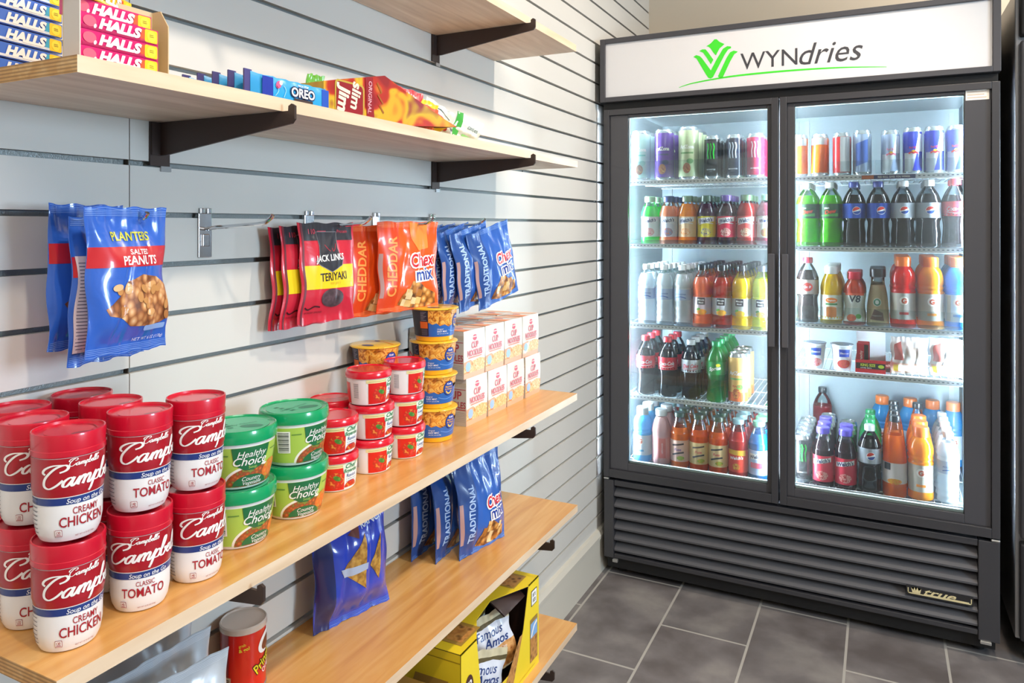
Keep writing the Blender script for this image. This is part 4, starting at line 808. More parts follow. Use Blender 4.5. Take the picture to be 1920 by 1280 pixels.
# ================================================================== cookie carton on the lowest shelf
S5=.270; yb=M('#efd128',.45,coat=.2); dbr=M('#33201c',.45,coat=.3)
t=thing('cookie_carton','yellow open display carton full of cookie pouches on the lowest shelf','carton',(.16,1.45,S5)); sh=(.16,1.45,S5); zt=S5+.212
fp=[(1.269,S5),(1.643,S5),(1.643,zt),(1.585,zt),(1.557,.392),(1.52,.325),(1.365,.325),(1.349,.381),(1.338,.446),(1.332,zt),(1.269,zt)]
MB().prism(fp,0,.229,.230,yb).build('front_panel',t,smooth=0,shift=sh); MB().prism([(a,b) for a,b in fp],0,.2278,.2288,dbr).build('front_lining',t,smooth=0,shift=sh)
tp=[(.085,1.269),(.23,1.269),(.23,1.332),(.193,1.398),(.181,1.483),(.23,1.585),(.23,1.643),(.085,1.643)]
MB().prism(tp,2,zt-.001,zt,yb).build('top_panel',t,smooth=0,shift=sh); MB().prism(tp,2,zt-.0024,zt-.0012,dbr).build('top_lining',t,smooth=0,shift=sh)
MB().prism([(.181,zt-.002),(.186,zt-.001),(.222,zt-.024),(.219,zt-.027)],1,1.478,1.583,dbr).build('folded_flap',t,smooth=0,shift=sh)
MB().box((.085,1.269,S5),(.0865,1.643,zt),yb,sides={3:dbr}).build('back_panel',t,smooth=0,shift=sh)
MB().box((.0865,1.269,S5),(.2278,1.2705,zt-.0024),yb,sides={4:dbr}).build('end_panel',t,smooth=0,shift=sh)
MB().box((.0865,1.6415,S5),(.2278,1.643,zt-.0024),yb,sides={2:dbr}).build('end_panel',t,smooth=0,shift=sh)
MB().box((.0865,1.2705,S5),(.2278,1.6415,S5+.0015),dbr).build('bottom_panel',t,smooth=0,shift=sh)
ck=Food('cookie_print',[(0,'#3a2012'),(.18,'#8a5a2c'),(.5,'#c98f4c'),(.85,'#a86c32')],62,rough=.4)
it=[ell(1.300,.395,.018,.030,M('#4a2a26',.4),2),text('42',.030,1.300,.402,offw,3,bold=.02,sx=.8,rot=4),text('packs',.009,1.300,.378,offw,3),
    rrect(1.598,.425,1.630,.462,.002,M('#3a3a40',.4),2),rrect(1.600,.427,1.628,.460,.002,offw,3),text('BITE',.0115,1.614,.450,M('#3a3a40',.4),4,bold=.02,sx=.8),text('SIZE',.0115,1.614,.437,M('#3a3a40',.4),4,bold=.02,sx=.8),
    rect(1.592,.292,1.634,.395,M('#9a7a3a',.4),1),rect(1.594,.294,1.632,.350,ck,2),rect(1.594,.350,1.632,.385,M('#7fa8d8',.4),2),stroke([(1.598,.352),(1.612,.372),(1.630,.380)],.006,offw,3),poly([(1.44,.29),(1.50,.29),(1.53,.345),(1.55,.385),(1.535,.385)],ck,2),rect(1.30,.278,1.62,.281,M('#d8b81c',.4),1)]
decals('front_print',t,planeS((.230-.16,-1.45,-S5),(0,1,0),(0,0,1)),it,0,0)
for it in ([rect(1.295,-.215,1.375,-.165,M('#a8843c',.4),1),rect(1.305,-.210,1.365,-.170,ck,2)],[rect(1.555,-.205,1.625,-.155,M('#a8843c',.4),1),rect(1.562,-.200,1.615,-.160,ck,2)]):
    decals('top_print',t,lambda u,v,e:(-v-.16,u-1.45,zt-S5+e),it,0,0)
it=[poly([(.10,.36),(.20,.36),(.20,.42),(.12,.42)],M('#a8843c',.4),1),rect(.0875,.462,.229,.464,M('#a88e1c',.4),1)]
decals('end_print',t,lambda u,v,e:(u-.16,1.269-1.45-e,v-S5),it,0,0)
def pouch(seed=0):
    W,Hh=.115,.135
    it=[poly([(-.0575,.035),(.0575,.035),(.0575,.062),(.03,.066),(-.02,.060),(-.0575,.066)],Food('choc_cookie',[(0,'#4a2814'),(.2,'#b0713a'),(.6,'#d8a468'),(.9,'#b87c40')],70,rough=.35),1),rect(-.0575,.004,.0575,.036,Food('choc_cookie',[],1) if False else ck,1),
        poly([(-.0575,.064),(-.02,.058),(.03,.062),(.0575,.056),(.0575,.104),(.02,.112),(-.02,.108),(-.0575,.112)],M('#d6dbe8',.3,coat=.5),2),rect(-.0575,.108,.0575,.118,M('#5c5030',.35,coat=.4),1)]
    it+=[text('Famous',.026,-.004,.096,M('#27407e',.35),4,shear=.3,bold=.01,sx=.9,rot=-2),text('Amos',.028,.008,.074,M('#27407e',.35),4,shear=.3,bold=.02,sx=1.0,rot=-4),text('Chocolate Chip',.008,.004,.054,offw,4,rot=-3)]
    return mkbag('cookie_pouch','cookies',W,Hh,.026,M('#d9cfae',.28,coat=.6,bump=.1,bscale=26),it,seed=seed,crease=.0014)
pk=pouch(81); G='cookie pouches in the yellow carton'
put(pk,(.196,1.500,.318),rot=(R(14),R(-5),R(-34)),label='largest visible cookie pouch, leaning in the yellow carton opening',group=G)
put(pk,(.205,1.385,.285),rot=(R(8),R(74),R(-60)),label='cookie pouch lying sideways low in the yellow carton opening',group=G) if False else put(pk,(.190,1.405,.273),rot=(R(-10),0,R(-30)),label='cookie pouch low at the left of the yellow carton opening',group=G)
put(pk,(.140,1.400,.305),rot=(R(-6),R(-6),R(-8)),label='cookie pouch farther back in the yellow carton, at left',group=G)
put(pk,(.125,1.530,.285),rot=(R(4),R(-6),R(0)),label='cookie pouch at the dark back of the yellow carton',group=G)
t=thing('cookie_box','dark brown cookie box with pink lettering left of the yellow carton','cookies',(.16,1.14,S5)); sh=(.16,1.14,S5)
MB().box((.085,1.03,S5),(.222,1.225,S5+.165),M('#7a5a2a',.5),sides={1:M('#a07a38',.5)}).build('box',t,smooth=0,bevel=.001,shift=sh)
decals('front_print',t,planeS((.222-.16,-1.14,-S5),(0,1,0),(0,0,1)),[rect(1.04,.30,1.215,.425,M('#5a1f28',.4),1),text('Famous',.044,1.135,.39,M('#d8a8b8',.4),3,shear=.25,bold=.02,sx=.9),text('Amos',.044,1.14,.345,M('#d8a8b8',.4),3,shear=.25,bold=.02,sx=.9)],0,0)
# ================================================================== drinks
PF={'soda':[(.80,0),(.93,.012),(.97,.05),(.93,.12),(.97,.20),(.87,.33),(.91,.40),(1,.44),(1,.665),(.97,.70),(.76,.80),(.44,.885),(.36,.905),(.36,.94)],
 'contour':[(.80,0),(.92,.012),(.96,.05),(.88,.20),(.84,.32),(.92,.42),(1,.48),(1,.66),(.94,.71),(.68,.82),(.42,.89),(.36,.91),(.36,.94)],
 'juice':[(.9,0),(1,.02),(1,.13),(.965,.145),(.965,.56),(1,.58),(.97,.66),(.74,.79),(.55,.86),(.52,.885),(.52,.93)],
 'minute':[(.9,0),(1,.02),(1,.14),(.94,.17),(1,.21),(1,.48),(.94,.51),(.99,.55),(.97,.70),(.72,.80),(.44,.88),(.40,.91),(.40,.94)],
 'sport':[(.88,0),(1,.02),(1,.10),(.97,.12),(.97,.49),(1,.51),(.91,.54),(.98,.57),(.91,.60),(.98,.63),(.98,.70),(.86,.79),(.60,.855),(.52,.87),(.52,.90)],
 'water':[(.85,0),(1,.015),(.94,.07),(1,.10),(.94,.15),(1,.19),(.94,.25),(1,.30),(.94,.36),(1,.41),(1,.44),(1,.60),(.93,.64),(1,.68),(.80,.80),(.48,.89),(.40,.91),(.40,.94)],
 'glass':[(.94,0),(1,.012),(1,.56),(.97,.62),(.80,.73),(.60,.83),(.53,.88),(.52,.93),(.56,.935)],
 'frap':[(.90,0),(1,.02),(1,.10),(.97,.30),(.84,.52),(.66,.68),(.60,.74),(.60,.88)],
 'vjuice':[(.90,0),(1,.02),(1,.10),(.86,.25),(.84,.32),(.98,.52),(1,.62),(.90,.74),(.60,.83),(.54,.86),(.54,.90)],
 'long':[(.92,0),(1,.015),(1,.42),(.92,.55),(.66,.76),(.40,.89),(.36,.92),(.36,.95)]}
clearp=Glass('#f6fbfc',.12); dkbase=M('#39444a',.4)
BT={}
def bottle(key,prof,Rr,Hh,liq,fill,cap,capz=.925,capr=None,lab=None,items=None,tr=.45,glassy=False):
    t=thing(key,'','bottle'); pf=[(a*Rr,b*Hh) for a,b in PF[prof]]; sp=smoothprof(pf,2)
    lm=M('#eff6fa',.1,coat=.9,trans=.5) if glassy else M(liq,.12,coat=.8,trans=tr)
    mats=[lm if (sp[i][1]+sp[i+1][1])/2<fill*Hh else clearp for i in range(len(sp)-1)]
    MB().lathe(sp,lm,22,mats=mats).build('bottle',t,smooth=50)
    cr1=capr or (PF[prof][-1][0]+.07); c=M(cap,.3,coat=.4)
    MB().lathe([(cr1*Rr*.98,capz*Hh-.004),(cr1*Rr,capz*Hh),(cr1*Rr,Hh*.985),(cr1*Rr*.9,Hh)],c,20).build('cap',t)
    if lab:
        f=profR(sp); z0,z1,lc=lab[:3]; W=Rr*PI*.999
        it=[rect(-W,z0*Hh,W,z1*Hh,M(lc,.4,coat=.2),0)]+(items(Rr,Hh) if items else [])
        decals('label',t,cylS(f,Rr),it,.007,.02)
    BT[key]=t; return t
def can(key,Rr,Hh,col,items=None,top='#cfd4d6'):
    t=thing(key,'','drink can'); sv=M(top,.25,.8)
    MB().lathe([(.78*Rr,.001),(.80*Rr,0),(.86*Rr,.004),(Rr,.012),(Rr,Hh-.014),(.90*Rr,Hh-.004),(.86*Rr,Hh-.001),(.86*Rr,Hh),(.80*Rr,Hh),(.78*Rr,Hh-.004),(.0001,Hh-.004)],sv,24,mats=[sv,sv,sv,M(col,.22,coat=.5),sv,sv,sv,sv,sv,sv]).build('can',t)
    MB().box((-.004,-.012,Hh-.004),(.004,.004,Hh-.0025),sv).build('pull_tab',t,smooth=0)
    if items: decals('label',t,cylS(lambda v:Rr,Rr),items(Rr,Hh),.007,.03)
    BT[key]=t; return t
T_=lambda s,sz,x,z,c,**k: text(s,sz,x,z,M(c,.4),4,**k)
claw=lambda c,Rr,z,h: [stroke([(x-.0015,z+h),(x+.002,z+h*.75),(x-.001,z+h*.4),(x+.001,z)],.0045,M(c,.3,emit=.0),3) for x in (-.011,-.001,.010)]
fr_=lambda a,b: Food('fruit_%s'%a,[(0,a),(.5,b),(.8,a)],140,rough=.4)
# label prints
def welch(fc,fc2): return lambda r,h:[poly([(-.034,h*.42),(.034,h*.47),(.034,h*.56),(-.034,h*.53)],M('#f2efee',.4),2),T_("Welch's",.0185,0,h*.490,'#26335e',shear=.2,bold=.03,sx=.85,rot=8),ell(0,h*.25,.019,h*.085,fr_(fc,fc2),3),stroke([(-.03,h*.40),(0,h*.44),(.03,h*.42)],.003,M('#f2efee',.4),3)]
def minutem(fc): return lambda r,h:[rrect(-.017,h*.36,.012,h*.475,.002,M('#22252c',.4),3),T_('Minute',.0085,-.0025,h*.440,'#f0f0ee',bold=.02),T_('Maid',.0085,-.0025,h*.395,'#f0f0ee',bold=.02),ell(.0,h*.245,.018,h*.045,fr_(fc,'#e8b030'),3),ell(-.012,h*.29,.007,.004,M('#4f9a3a',.4),4,rot=20)]
def cokep(c='#f4f0f0',s='Coca-Cola'): return lambda r,h:[T_(s,.0190,0,h*.57,c,shear=.35,bold=.02,sx=.72,rot=3),stroke([(-.03,h*.52),(0,h*.50),(.03,h*.53)],.0015,M(c,.4),3)]
def pepsip(r,h): return [ell(.006,h*.555,.0135,.0135,offw,3),ell(.006,h*.555,.0122,.0122,M('#d8392c',.35),4,a0=20,a1=200),ell(.006,h*.555,.0122,.0122,M('#1f4b9c',.35),4,a0=200,a1=360),stroke([(-.006,h*.555-.003),(.004,h*.555-.001),(.018,h*.555+.006)],.003,offw,5)]
def gat(fc): return lambda r,h:[ell(0,h*.385,.0135,.0145,M('#f6ede4',.35),3),T_('G',.022,0,h*.385,'#c8502c',bold=.05),poly([(.004,h*.36),(.010,h*.375),(.006,h*.40)],M('#c8502c',.4),5),rect(-.014,h*.19,.014,h*.225,M(fc,.4),3),rect(-.036,h*.13,-.022,h*.48,M('#c9bfae',.4),2)]
def azp(c1): return lambda r,h:[T_('AriZona',.0190,0,h*.62,'#f4efe6',bold=.04,sx=.8),rect(-.024,h*.49,.024,h*.52,M(c1,.4),3),ell(0,h*.22,.014,h*.10,fr_('#e8a04a','#b04a3a'),3),ell(.012,h*.35,.012,h*.05,M(c1,.4),3)]
def mon(c): return lambda r,h: claw(c,r,h*.46,h*.36)+[T_('MONSTER',.0070,0,h*.22,'#e6e8e8',bold=.02),T_('ENERGY',.0035,0,h*.17,'#9fa8a8')]
def rbp(c='#d3202c',y='#f0c020'): return lambda r,h:[poly([(-.03,h*.05),(-.004,h*.05),(.010,h*.46),(-.03,h*.46)],M('#dfe3e8',.3,coat=.4),1),poly([(.004,h*.48),(.03,h*.48),(.03,h*.86),(.016,h*.86)],M('#dfe3e8',.3,coat=.4),1),ell(0,h*.48,.006,.006,M(y,.35),3),T_('Red Bull',.0095,0,h*.57,c,bold=.02,sx=.8),stroke([(-.014,h*.44),(-.006,h*.47),(0,h*.45),(.006,h*.47),(.014,h*.44)],.005,M(c,.35),4)]
LQ=[  # key, profile, radius, height, liquid, fill, cap, capz, capr, label, print
 ('juice_green','juice','.035',.183,'#19d83c',.80,'#a7d8a8',.90,.60,(.15,.57,'#e8f0ea'),welch('#e06a7a','#f2d0c8')),
 ('juice_peach','juice','.035',.183,'#ff9a68',.80,'#3f4a7c',.90,.60,(.15,.57,'#dfe2ee'),welch('#e8824a','#7aa0c8')),
 ('juice_orange','juice','.035',.183,'#ff9408',.82,'#7f9478',.90,.60,(.15,.57,'#f3cfa2'),welch('#f08a2c','#f2d0a8')),
 ('juice_grape','juice','.035',.183,'#4a1838',.82,'#55705f',.90,.60,(.15,.57,'#e8d23a'),welch('#4a4a90','#f0e070')),
 ('juice_cherry','juice','.035',.183,'#3c141e',.82,'#6a5596',.90,.60,(.15,.57,'#e2384e'),welch('#a81428','#f0c0b8')),
 ('juice_red','juice','.035',.183,'#a8201c',.82,'#5f7a5c',.90,.60,(.15,.57,'#dc4a46'),welch('#b8382c','#e8c8a8')),
 ('juice_dark','juice','.035',.183,'#8c4a58',.82,'#4f7a62',.90,.60,(.15,.57,'#d8dccc'),welch('#7aa04a','#c84a4a')),
 ('water_bottle','water','.0325',.228,'#eef6fa',.86,'#f2f5f6',.93,.46,(.42,.60,'#b9cdec'),lambda r,h:[T_('AQUAFINA',.0078,0,h*.52,'#3a50a8',bold=.01),stroke([(-.02,h*.46),(0,h*.48),(.02,h*.455)],.003,M('#4a6ac0',.4),3)]),
 ('minute_pink','minute','.0345',.232,'#ff7a4a',.80,'#23262c',.925,.50,(.21,.48,'#d9c6d0'),minutem('#f0782c')),
 ('minute_red','minute','.0345',.232,'#c02a1c',.80,'#23262c',.925,.50,(.21,.48,'#c9ccd4'),minutem('#d88a2c')),
 ('minute_yellow','minute','.0345',.232,'#ffd800',.80,'#23262c',.925,.50,(.21,.48,'#c9ccc8'),minutem('#e0b81c')),
 ('minute_lime','minute','.0345',.232,'#d8de00',.80,'#2a2d33',.925,.50,(.21,.48,'#d4dacb'),minutem('#9ab82c')),
 ('cola_red','contour','.0365',.226,'#1c1416',.76,'#e02a38',.93,.46,(.46,.67,'#e6283a'),cokep()),
 ('cola_diet','contour','.0365',.222,'#20191c',.76,'#e6eaec',.93,.46,(.46,.67,'#c9ced2'),cokep('#c82838','Diet Coke')),
 ('lemon_green','contour','.0365',.222,'#0aa452',.99,'#1aa860',.93,.46,(.46,.67,'#0f9a50'),lambda r,h:[T_('Sprite',.0175,0,h*.565,'#f0f6f0',shear=.3,bold=.03,rot=10),ell(.012,h*.62,.008,.006,M('#e8e040',.4),5)]),
 ('sport_blue','sport','.0365',.205,'#4fbfe8',.86,'#dfe8ea',.88,.62,(.12,.49,'#d4e2ec'),gat('#4a9ad0')),
 ('pink_lemonade','juice','.0365',.205,'#f6c4c0',.86,'#e6e8e8',.90,.62,(.10,.50,'#f2a8a4'),lambda r,h:[rect(-.004,h*.12,.024,h*.48,M('#e87a74',.4),2),T_('LEMONADE',.0075,.010,h*.3,'#f8e8e4',rot=90)]),
 ('glass_orange','glass','.0350',.200,'#ff7a1c',.74,'#2f4a3c',.935,.60,(.10,.50,'#f0c4b0'),lambda r,h:[stroke([(-.022,h*.40),(0,h*.42),(.022,h*.44)],.006,M('#2c2c34',.4),3),T_('Fuze',.013,0,h*.33,'#5a3a8c',bold=.02,shear=.2),stroke([(-.022,h*.22),(0,h*.26),(.022,h*.28)],.006,M('#2c2c34',.4),3),ell(.010,h*.17,.014,.008,fr_('#d8c03a','#8ab03a'),3)]),
 ('glass_papaya','glass','.0350',.200,'#f0561c',.74,'#2f4a3c',.935,.60,(.10,.50,'#e8c890'),lambda r,h:[stroke([(-.022,h*.40),(0,h*.42),(.022,h*.44)],.006,M('#2c2c34',.4),3),T_('Fuze',.013,0,h*.33,'#c8344c',bold=.02,shear=.2),stroke([(-.022,h*.22),(0,h*.26),(.022,h*.28)],.006,M('#2c2c34',.4),3),ell(.010,h*.17,.014,.008,fr_('#e8a03a','#8ab03a'),3)]),
 ('glass_red','glass','.0350',.200,'#c8241c',.80,'#8fb0b4',.935,.60,(.06,.46,'#e8452c'),lambda r,h:[poly([(-.034,h*.38),(.034,h*.36),(.034,h*.46),(-.034,h*.46)],M('#f0b02c',.4),1),T_("Welch's",.015,0,h*.32,'#f6ece8',bold=.03,shear=.2,rot=6),ell(0,h*.16,.014,.012,fr_('#f0b83a','#d85a2c'),3)]),
 ('glass_blue','glass','.0350',.200,'#0f6aa8',.80,'#6fae84',.935,.60,(.06,.50,'#b8ccf0'),lambda r,h:[rect(-.03,h*.34,.03,h*.44,offw,2),T_("Welch's",.0165,0,h*.39,'#26335e',bold=.03,shear=.2,rot=8),rrect(-.024,h*.18,.020,h*.28,.003,M('#d8405c',.4),3)]),
 ('dew_green','soda','.0365',.223,'#58c81c',.80,'#e8f2ec',.93,.46,(.44,.665,'#2c5a3a'),lambda r,h:[T_('Mtn',.010,-.008,h*.60,'#e8f0e8',bold=.02,rot=10),T_('Dew',.018,.004,h*.545,'#e0583c',bold=.05,shear=.2,rot=10),poly([(-.03,h*.47),(.03,h*.47),(.03,h*.52),(-.03,h*.49)],M('#4aa848',.4),2)]),
 ('pepsi_blue','soda','.0365',.223,'#171316',.80,'#3a4a9c',.93,.46,(.44,.665,'#2a50b0'),pepsip),
 ('pepsi_diet','soda','.0365',.223,'#171316',.80,'#f0f2f4',.93,.46,(.44,.665,'#a9b0b8'),pepsip),
 ('cola_label','soda','.0365',.228,'#2a1c1a',.78,'#b8283a',.93,.46,(.44,.66,'#b8a89c'),lambda r,h:[ell(0,h*.55,.017,.015,M('#e0362c',.4),3),T_('Dr P',.012,0,h*.55,'#f6eaea',bold=.02)]),
 ('orange_juice','juice','.0355',.200,'#f2c800',.86,'#f6f8f8',.88,.62,(.08,.50,'#e8ead8'),lambda r,h:[ell(0,h*.41,.020,h*.045,M('#f07a1c',.4),3),T_('Tropicana',.0085,0,h*.41,'#f6f6ee',bold=.02,sx=.8),rrect(-.017,h*.12,.017,h*.30,.006,M('#f0842c',.4),3),rect(-.02,h*.33,.02,h*.36,M('#3f8a4a',.4),3)]),
 ('vegetable_juice','vjuice','.0350',.182,'#d84a2c',.86,'#d8203c',.88,.66,(.06,.60,'#d6dcd2'),lambda r,h:[T_('V8',.034,.0,h*.50,'#23303a',bold=.02,shear=.1),ell(-.012,h*.14,.016,.012,fr_('#b8302c','#d86a3c'),3),ell(.012,h*.17,.010,.008,M('#58a03a',.4),3),rect(-.034,h*.56,.034,h*.60,M('#e0603c',.4),1)]),
 ('coffee_drink','frap','.0345',.195,'#d8c49a',.72,'#26242a',.87,.72,(.08,.09,'#d8c49a'),lambda r,h:[ell(0,h*.42,.0135,.0135,M('#eef0ea',.4),3),ell(0,h*.42,.0118,.0118,M('#2f7a58',.4),4),ell(0,h*.42,.006,.007,M('#dfe8e0',.4),5),poly([(-.022,h*.12),(.022,h*.10),(.018,h*.24),(-.008,h*.30)],M('#5a3024',.4),3),T_('frappuccino',.006,0,h*.19,'#f0e8dc')]),
 ('sport_red','sport','.0385',.236,'#f2201c',.86,'#ff7a22',.88,.62,(.12,.49,'#bfb6ae'),gat('#c8242c')),
 ('sport_orange','sport','.0385',.236,'#ffa200',.86,'#ff7a22',.88,.62,(.12,.49,'#c9beb0'),gat('#f08a1c')),
 ('sport_light','sport','.0385',.236,'#3fa8e8',.86,'#f0803c',.88,.62,(.12,.49,'#cfe0ee'),gat('#4a8ad0')),
 ('grape_purple','glass','.0350',.198,'#2c0c18',.80,'#6a5ac8',.91,.62,(.07,.52,'#d82c46'),lambda r,h:[poly([(-.032,h*.36),(.032,h*.42),(.032,h*.50),(-.032,h*.44)],offw,2),T_("Welch's",.0190,0,h*.43,'#26335e',bold=.03,shear=.2,rot=10,sx=.9),ell(0,h*.18,.020,h*.08,fr_('#c81c30','#f0a8a0'),3)]),
 ('orange_soda','long','.0365',.262,'#ff7a1c',.72,'#23262c',.94,.46,(.16,.42,'#ece0dc'),lambda r,h:[rrect(-.034,h*.33,-.012,h*.415,.002,M('#22252c',.4),3),ell(0,h*.19,.022,h*.035,fr_('#f0782c','#e8b030'),3)]),
 ('red_soda','soda','.0365',.240,'#8c1420',.72,'#1f2226',.93,.46,(.20,.40,'#c83040'),None),
]
for k,pf,r_,h_,lq,fl,cp,cz,crr,lb,pr_ in LQ: bottle(k,pf,float(r_),h_,lq,fl,cp,cz,crr,lb,pr_,glassy=(k=='water_bottle'))
can('tea_can_mint',.0375,.195,'#bfe6dc',azp('#7fc8b8')); can('tea_can_purple',.0375,.195,'#6a3fa0',azp('#3a2c6c')); can('tea_can_cream',.0375,.200,'#cfd8a8',azp('#6f9a5a')); can('tea_can_peach',.0350,.185,'#f2c070',lambda r,h:azp('#6fae5a')(r,h)+[rect(-r*3.1,.012,r*3.1,h*.24,M('#e8723c',.3,coat=.4),1),T_('PEACH',.009,0,h*.36,'#c8402c',bold=.02)])
can('energy_can_green',.0305,.162,'#17181a',mon('#28d23c')); can('energy_can_blue',.0305,.162,'#232c44',mon('#d8e2f0')); can('energy_can_pink',.0305,.162,'#d2204e',mon('#f0b8c8'))
can('soda_can_orange',.0285,.150,'#f07018',lambda r,h:[rect(-.03,h*.74,.03,h*.9,M('#d8dcdc',.3,metal=.5),2)]); can('soda_can_red',.0290,.150,'#c8262c',lambda r,h:[rect(-.0045,h*.1,.030,h*.9,M('#e6e8ea',.3,metal=.3),2)]); can('soda_can_white',.0290,.155,'#a9b8d0',lambda r,h:[poly([(-.02,h*.2),(.02,h*.3),(.02,h*.8),(-.02,h*.7)],M('#4a68b0',.35),2)])
can('energy_can_bull',.0285,.155,'#2f3cc0',rbp()); can('energy_can_light',.0285,.150,'#a9b8d4',rbp('#d86a7c'))
NM={'juice_green':'green juice bottle','juice_peach':'peach coloured juice bottle','juice_orange':'bright orange juice bottle','juice_grape':'dark grape juice bottle with yellow label','juice_cherry':'dark juice bottle with crimson label','juice_red':'red juice bottle','juice_dark':'dull pink juice bottle','water_bottle':'clear water bottle','minute_pink':'coral juice bottle with black cap','minute_red':'red juice bottle with black cap','minute_yellow':'yellow juice bottle with black cap','minute_lime':'lime yellow juice bottle','cola_red':'cola bottle with red cap','cola_diet':'cola bottle with silver label','lemon_green':'green lemon soda bottle','sport_blue':'light blue drink bottle','pink_lemonade':'pale pink lemonade bottle','glass_orange':'orange glass juice bottle','glass_papaya':'deep orange glass juice bottle','glass_red':'red glass juice bottle','glass_blue':'blue glass juice bottle','dew_green':'bright green soda bottle','pepsi_blue':'cola bottle with blue label','pepsi_diet':'cola bottle with grey label','cola_label':'dark soda bottle with tan label','orange_juice':'yellow orange juice bottle with white cap','vegetable_juice':'vegetable juice bottle with red cap','coffee_drink':'cream coloured coffee drink bottle','sport_red':'red sports drink bottle','sport_orange':'orange sports drink bottle','sport_light':'blue sports drink bottle','grape_purple':'crimson label juice bottle with purple cap','orange_soda':'tall orange drink bottle with black cap','red_soda':'dark red soda bottle with black cap',
 'tea_can_mint':'pale mint tall can','tea_can_purple':'purple tall can','tea_can_cream':'cream and green tall can','tea_can_peach':'peach and yellow tall can','energy_can_green':'black can with green claw mark','energy_can_blue':'dark blue can with white claw mark','energy_can_pink':'pink can with claw mark','soda_can_orange':'orange slim can','soda_can_red':'red and silver slim can','soda_can_white':'pale blue slim can','energy_can_bull':'blue and silver slim can','energy_can_light':'pale silver blue slim can'}
SHN={'L0':'left door top shelf','L1':'left door second shelf','L2':'left door third shelf','L3':'left door fourth shelf','L4':'left door bottom shelf','R0':'right door top shelf','R1':'right door second shelf','R2':'right door third shelf','R3':'right door fourth shelf','R4':'right door bottom shelf'}
RW=['front one','second in line','third in line','fourth in line','fifth in line','sixth in line','seventh in line']
seen={}
for k in BT: BT[k].name='drink_can' if BT[k]['category']=='drink can' else 'drink_bottle'
def column(sh_,x,types,y0=2.79,note='',dx=.0,tilt=0):
    z=(LZ if sh_[0]=='L' else RZ)[int(sh_[1])]; y=y0; prev=None
    for i,k in enumerate(types):
        r_=max(abs(v.co.x) for v in kids0(k))
        if prev is not None: y+=prev+r_+.003
        prev=r_
        d=math.atan2(-y,.981-x)
        lab='%s, %s, %s%s'%(NM[k],RW[i],SHN[sh_],(', '+note) if note else '')
        put(BT[k],(x+dx*i,y,z+.0002),rot=(0,R(tilt) if i==0 else 0,R(-90)+(d+R(90))*.35+R(random.uniform(-6,6))),label=lab,group=NM[k]+' group, '+SHN[sh_])
KR={}
def kids0(k):
    if k not in KR:
        KR[k]=[c for c in BT[k].children if c.name.split('.')[0] in ('bottle','can')][0].data.vertices
    return KR[k]
def rep(k,n): return [k]*n
# left door
column('L0',.145,rep('tea_can_mint',3)); column('L0',.238,rep('tea_can_purple',3)); column('L0',.331,rep('tea_can_cream',3)); column('L0',.420,rep('energy_can_green',3)); column('L0',.500,rep('energy_can_blue',3)); column('L0',.574,rep('energy_can_pink',3))
for x,k in ((.182,'juice_green'),(.255,'juice_peach'),(.327,'juice_orange'),(.399,'juice_grape'),(.471,'juice_cherry'),(.543,'juice_red'),(.614,'juice_dark')): column('L1',x,rep(k,3))
column('L2',.168,rep('water_bottle',5),note='left line'); column('L2',.238,rep('water_bottle',5),note='middle line'); column('L2',.308,rep('water_bottle',6),note='right line')
for x,k in ((.382,'minute_pink'),(.454,'minute_red'),(.526,'minute_yellow'),(.598,'minute_lime')): column('L2',x,rep(k,6))
column('L3',.165,rep('cola_red',3),note='left line'); column('L3',.251,rep('cola_red',3),note='right line'); column('L3',.341,rep('cola_diet',4)); column('L3',.434,rep('lemon_green',5)); column('L3',.513,rep('tea_can_peach',3))
column('L4',.152,rep('sport_blue',4)); column('L4',.226,rep('pink_lemonade',2)+rep('glass_red',2)); column('L4',.298,rep('glass_orange',5)); column('L4',.370,rep('glass_papaya',5),note='left line'); column('L4',.442,rep('glass_papaya',5),note='right line'); column('L4',.514,rep('glass_red',5),note='right line'); column('L4',.586,rep('glass_blue',6))
# right door
column('R0',.724,['soda_can_orange'],note='left'); column('R0',.790,rep('soda_can_orange',2),note='leaning beside the first',tilt=-6); column('R0',.862,rep('soda_can_red',2)); column('R0',.926,rep('soda_can_white',2)); column('R0',1.012,rep('energy_can_light',2)); 
column('R0',1.078,rep('energy_can_bull',2),note='left line'); column('R0',1.141,rep('energy_can_bull',2),note='middle line'); column('R0',1.204,rep('energy_can_bull',2),note='right line')
column('R1',.750,rep('dew_green',3),note='left line'); column('R1',.825,rep('dew_green',3),note='right line'); column('R1',.900,rep('pepsi_blue',3),note='left line'); column('R1',.975,rep('pepsi_blue',3),note='right line'); column('R1',1.050,rep('pepsi_diet',3),note='left line'); column('R1',1.125,rep('pepsi_diet',3),note='right line'); column('R1',1.201,rep('cola_red',2))
column('R2',.752,['cola_label']); column('R2',.828,rep('orange_juice',4)); column('R2',.902,rep('vegetable_juice',3)); column('R2',.974,rep('coffee_drink',3)); column('R2',1.050,rep('sport_red',4)); column('R2',1.130,rep('sport_orange',4)); column('R2',1.209,rep('sport_light',4))
column('R4',.734,rep('energy_can_green',5)); column('R4',.802,rep('grape_purple',3)+rep('energy_can_green',3),note='second line'); column('R4',.874,rep('grape_purple',2)+rep('energy_can_green',3),note='third line'); column('R4',.949,['pepsi_diet']+rep('lemon_green',3)); column('R4',1.025,rep('orange_soda',4),note='fifth line')
column('R4',1.102,rep('sport_orange',3)+rep('orange_soda',1),note='sixth line',y0=2.785); column('R4',1.180,rep('water_bottle',5),note='last line')
for x,n_ in ((.988,'first'),(1.085,'second'),(1.160,'third'),(1.228,'fourth')): column('R4',x,['sport_light'],y0=3.225,note='back row, %s from left'%n_)
column('R4',.770,['red_soda'],y0=3.26,note='back corner')
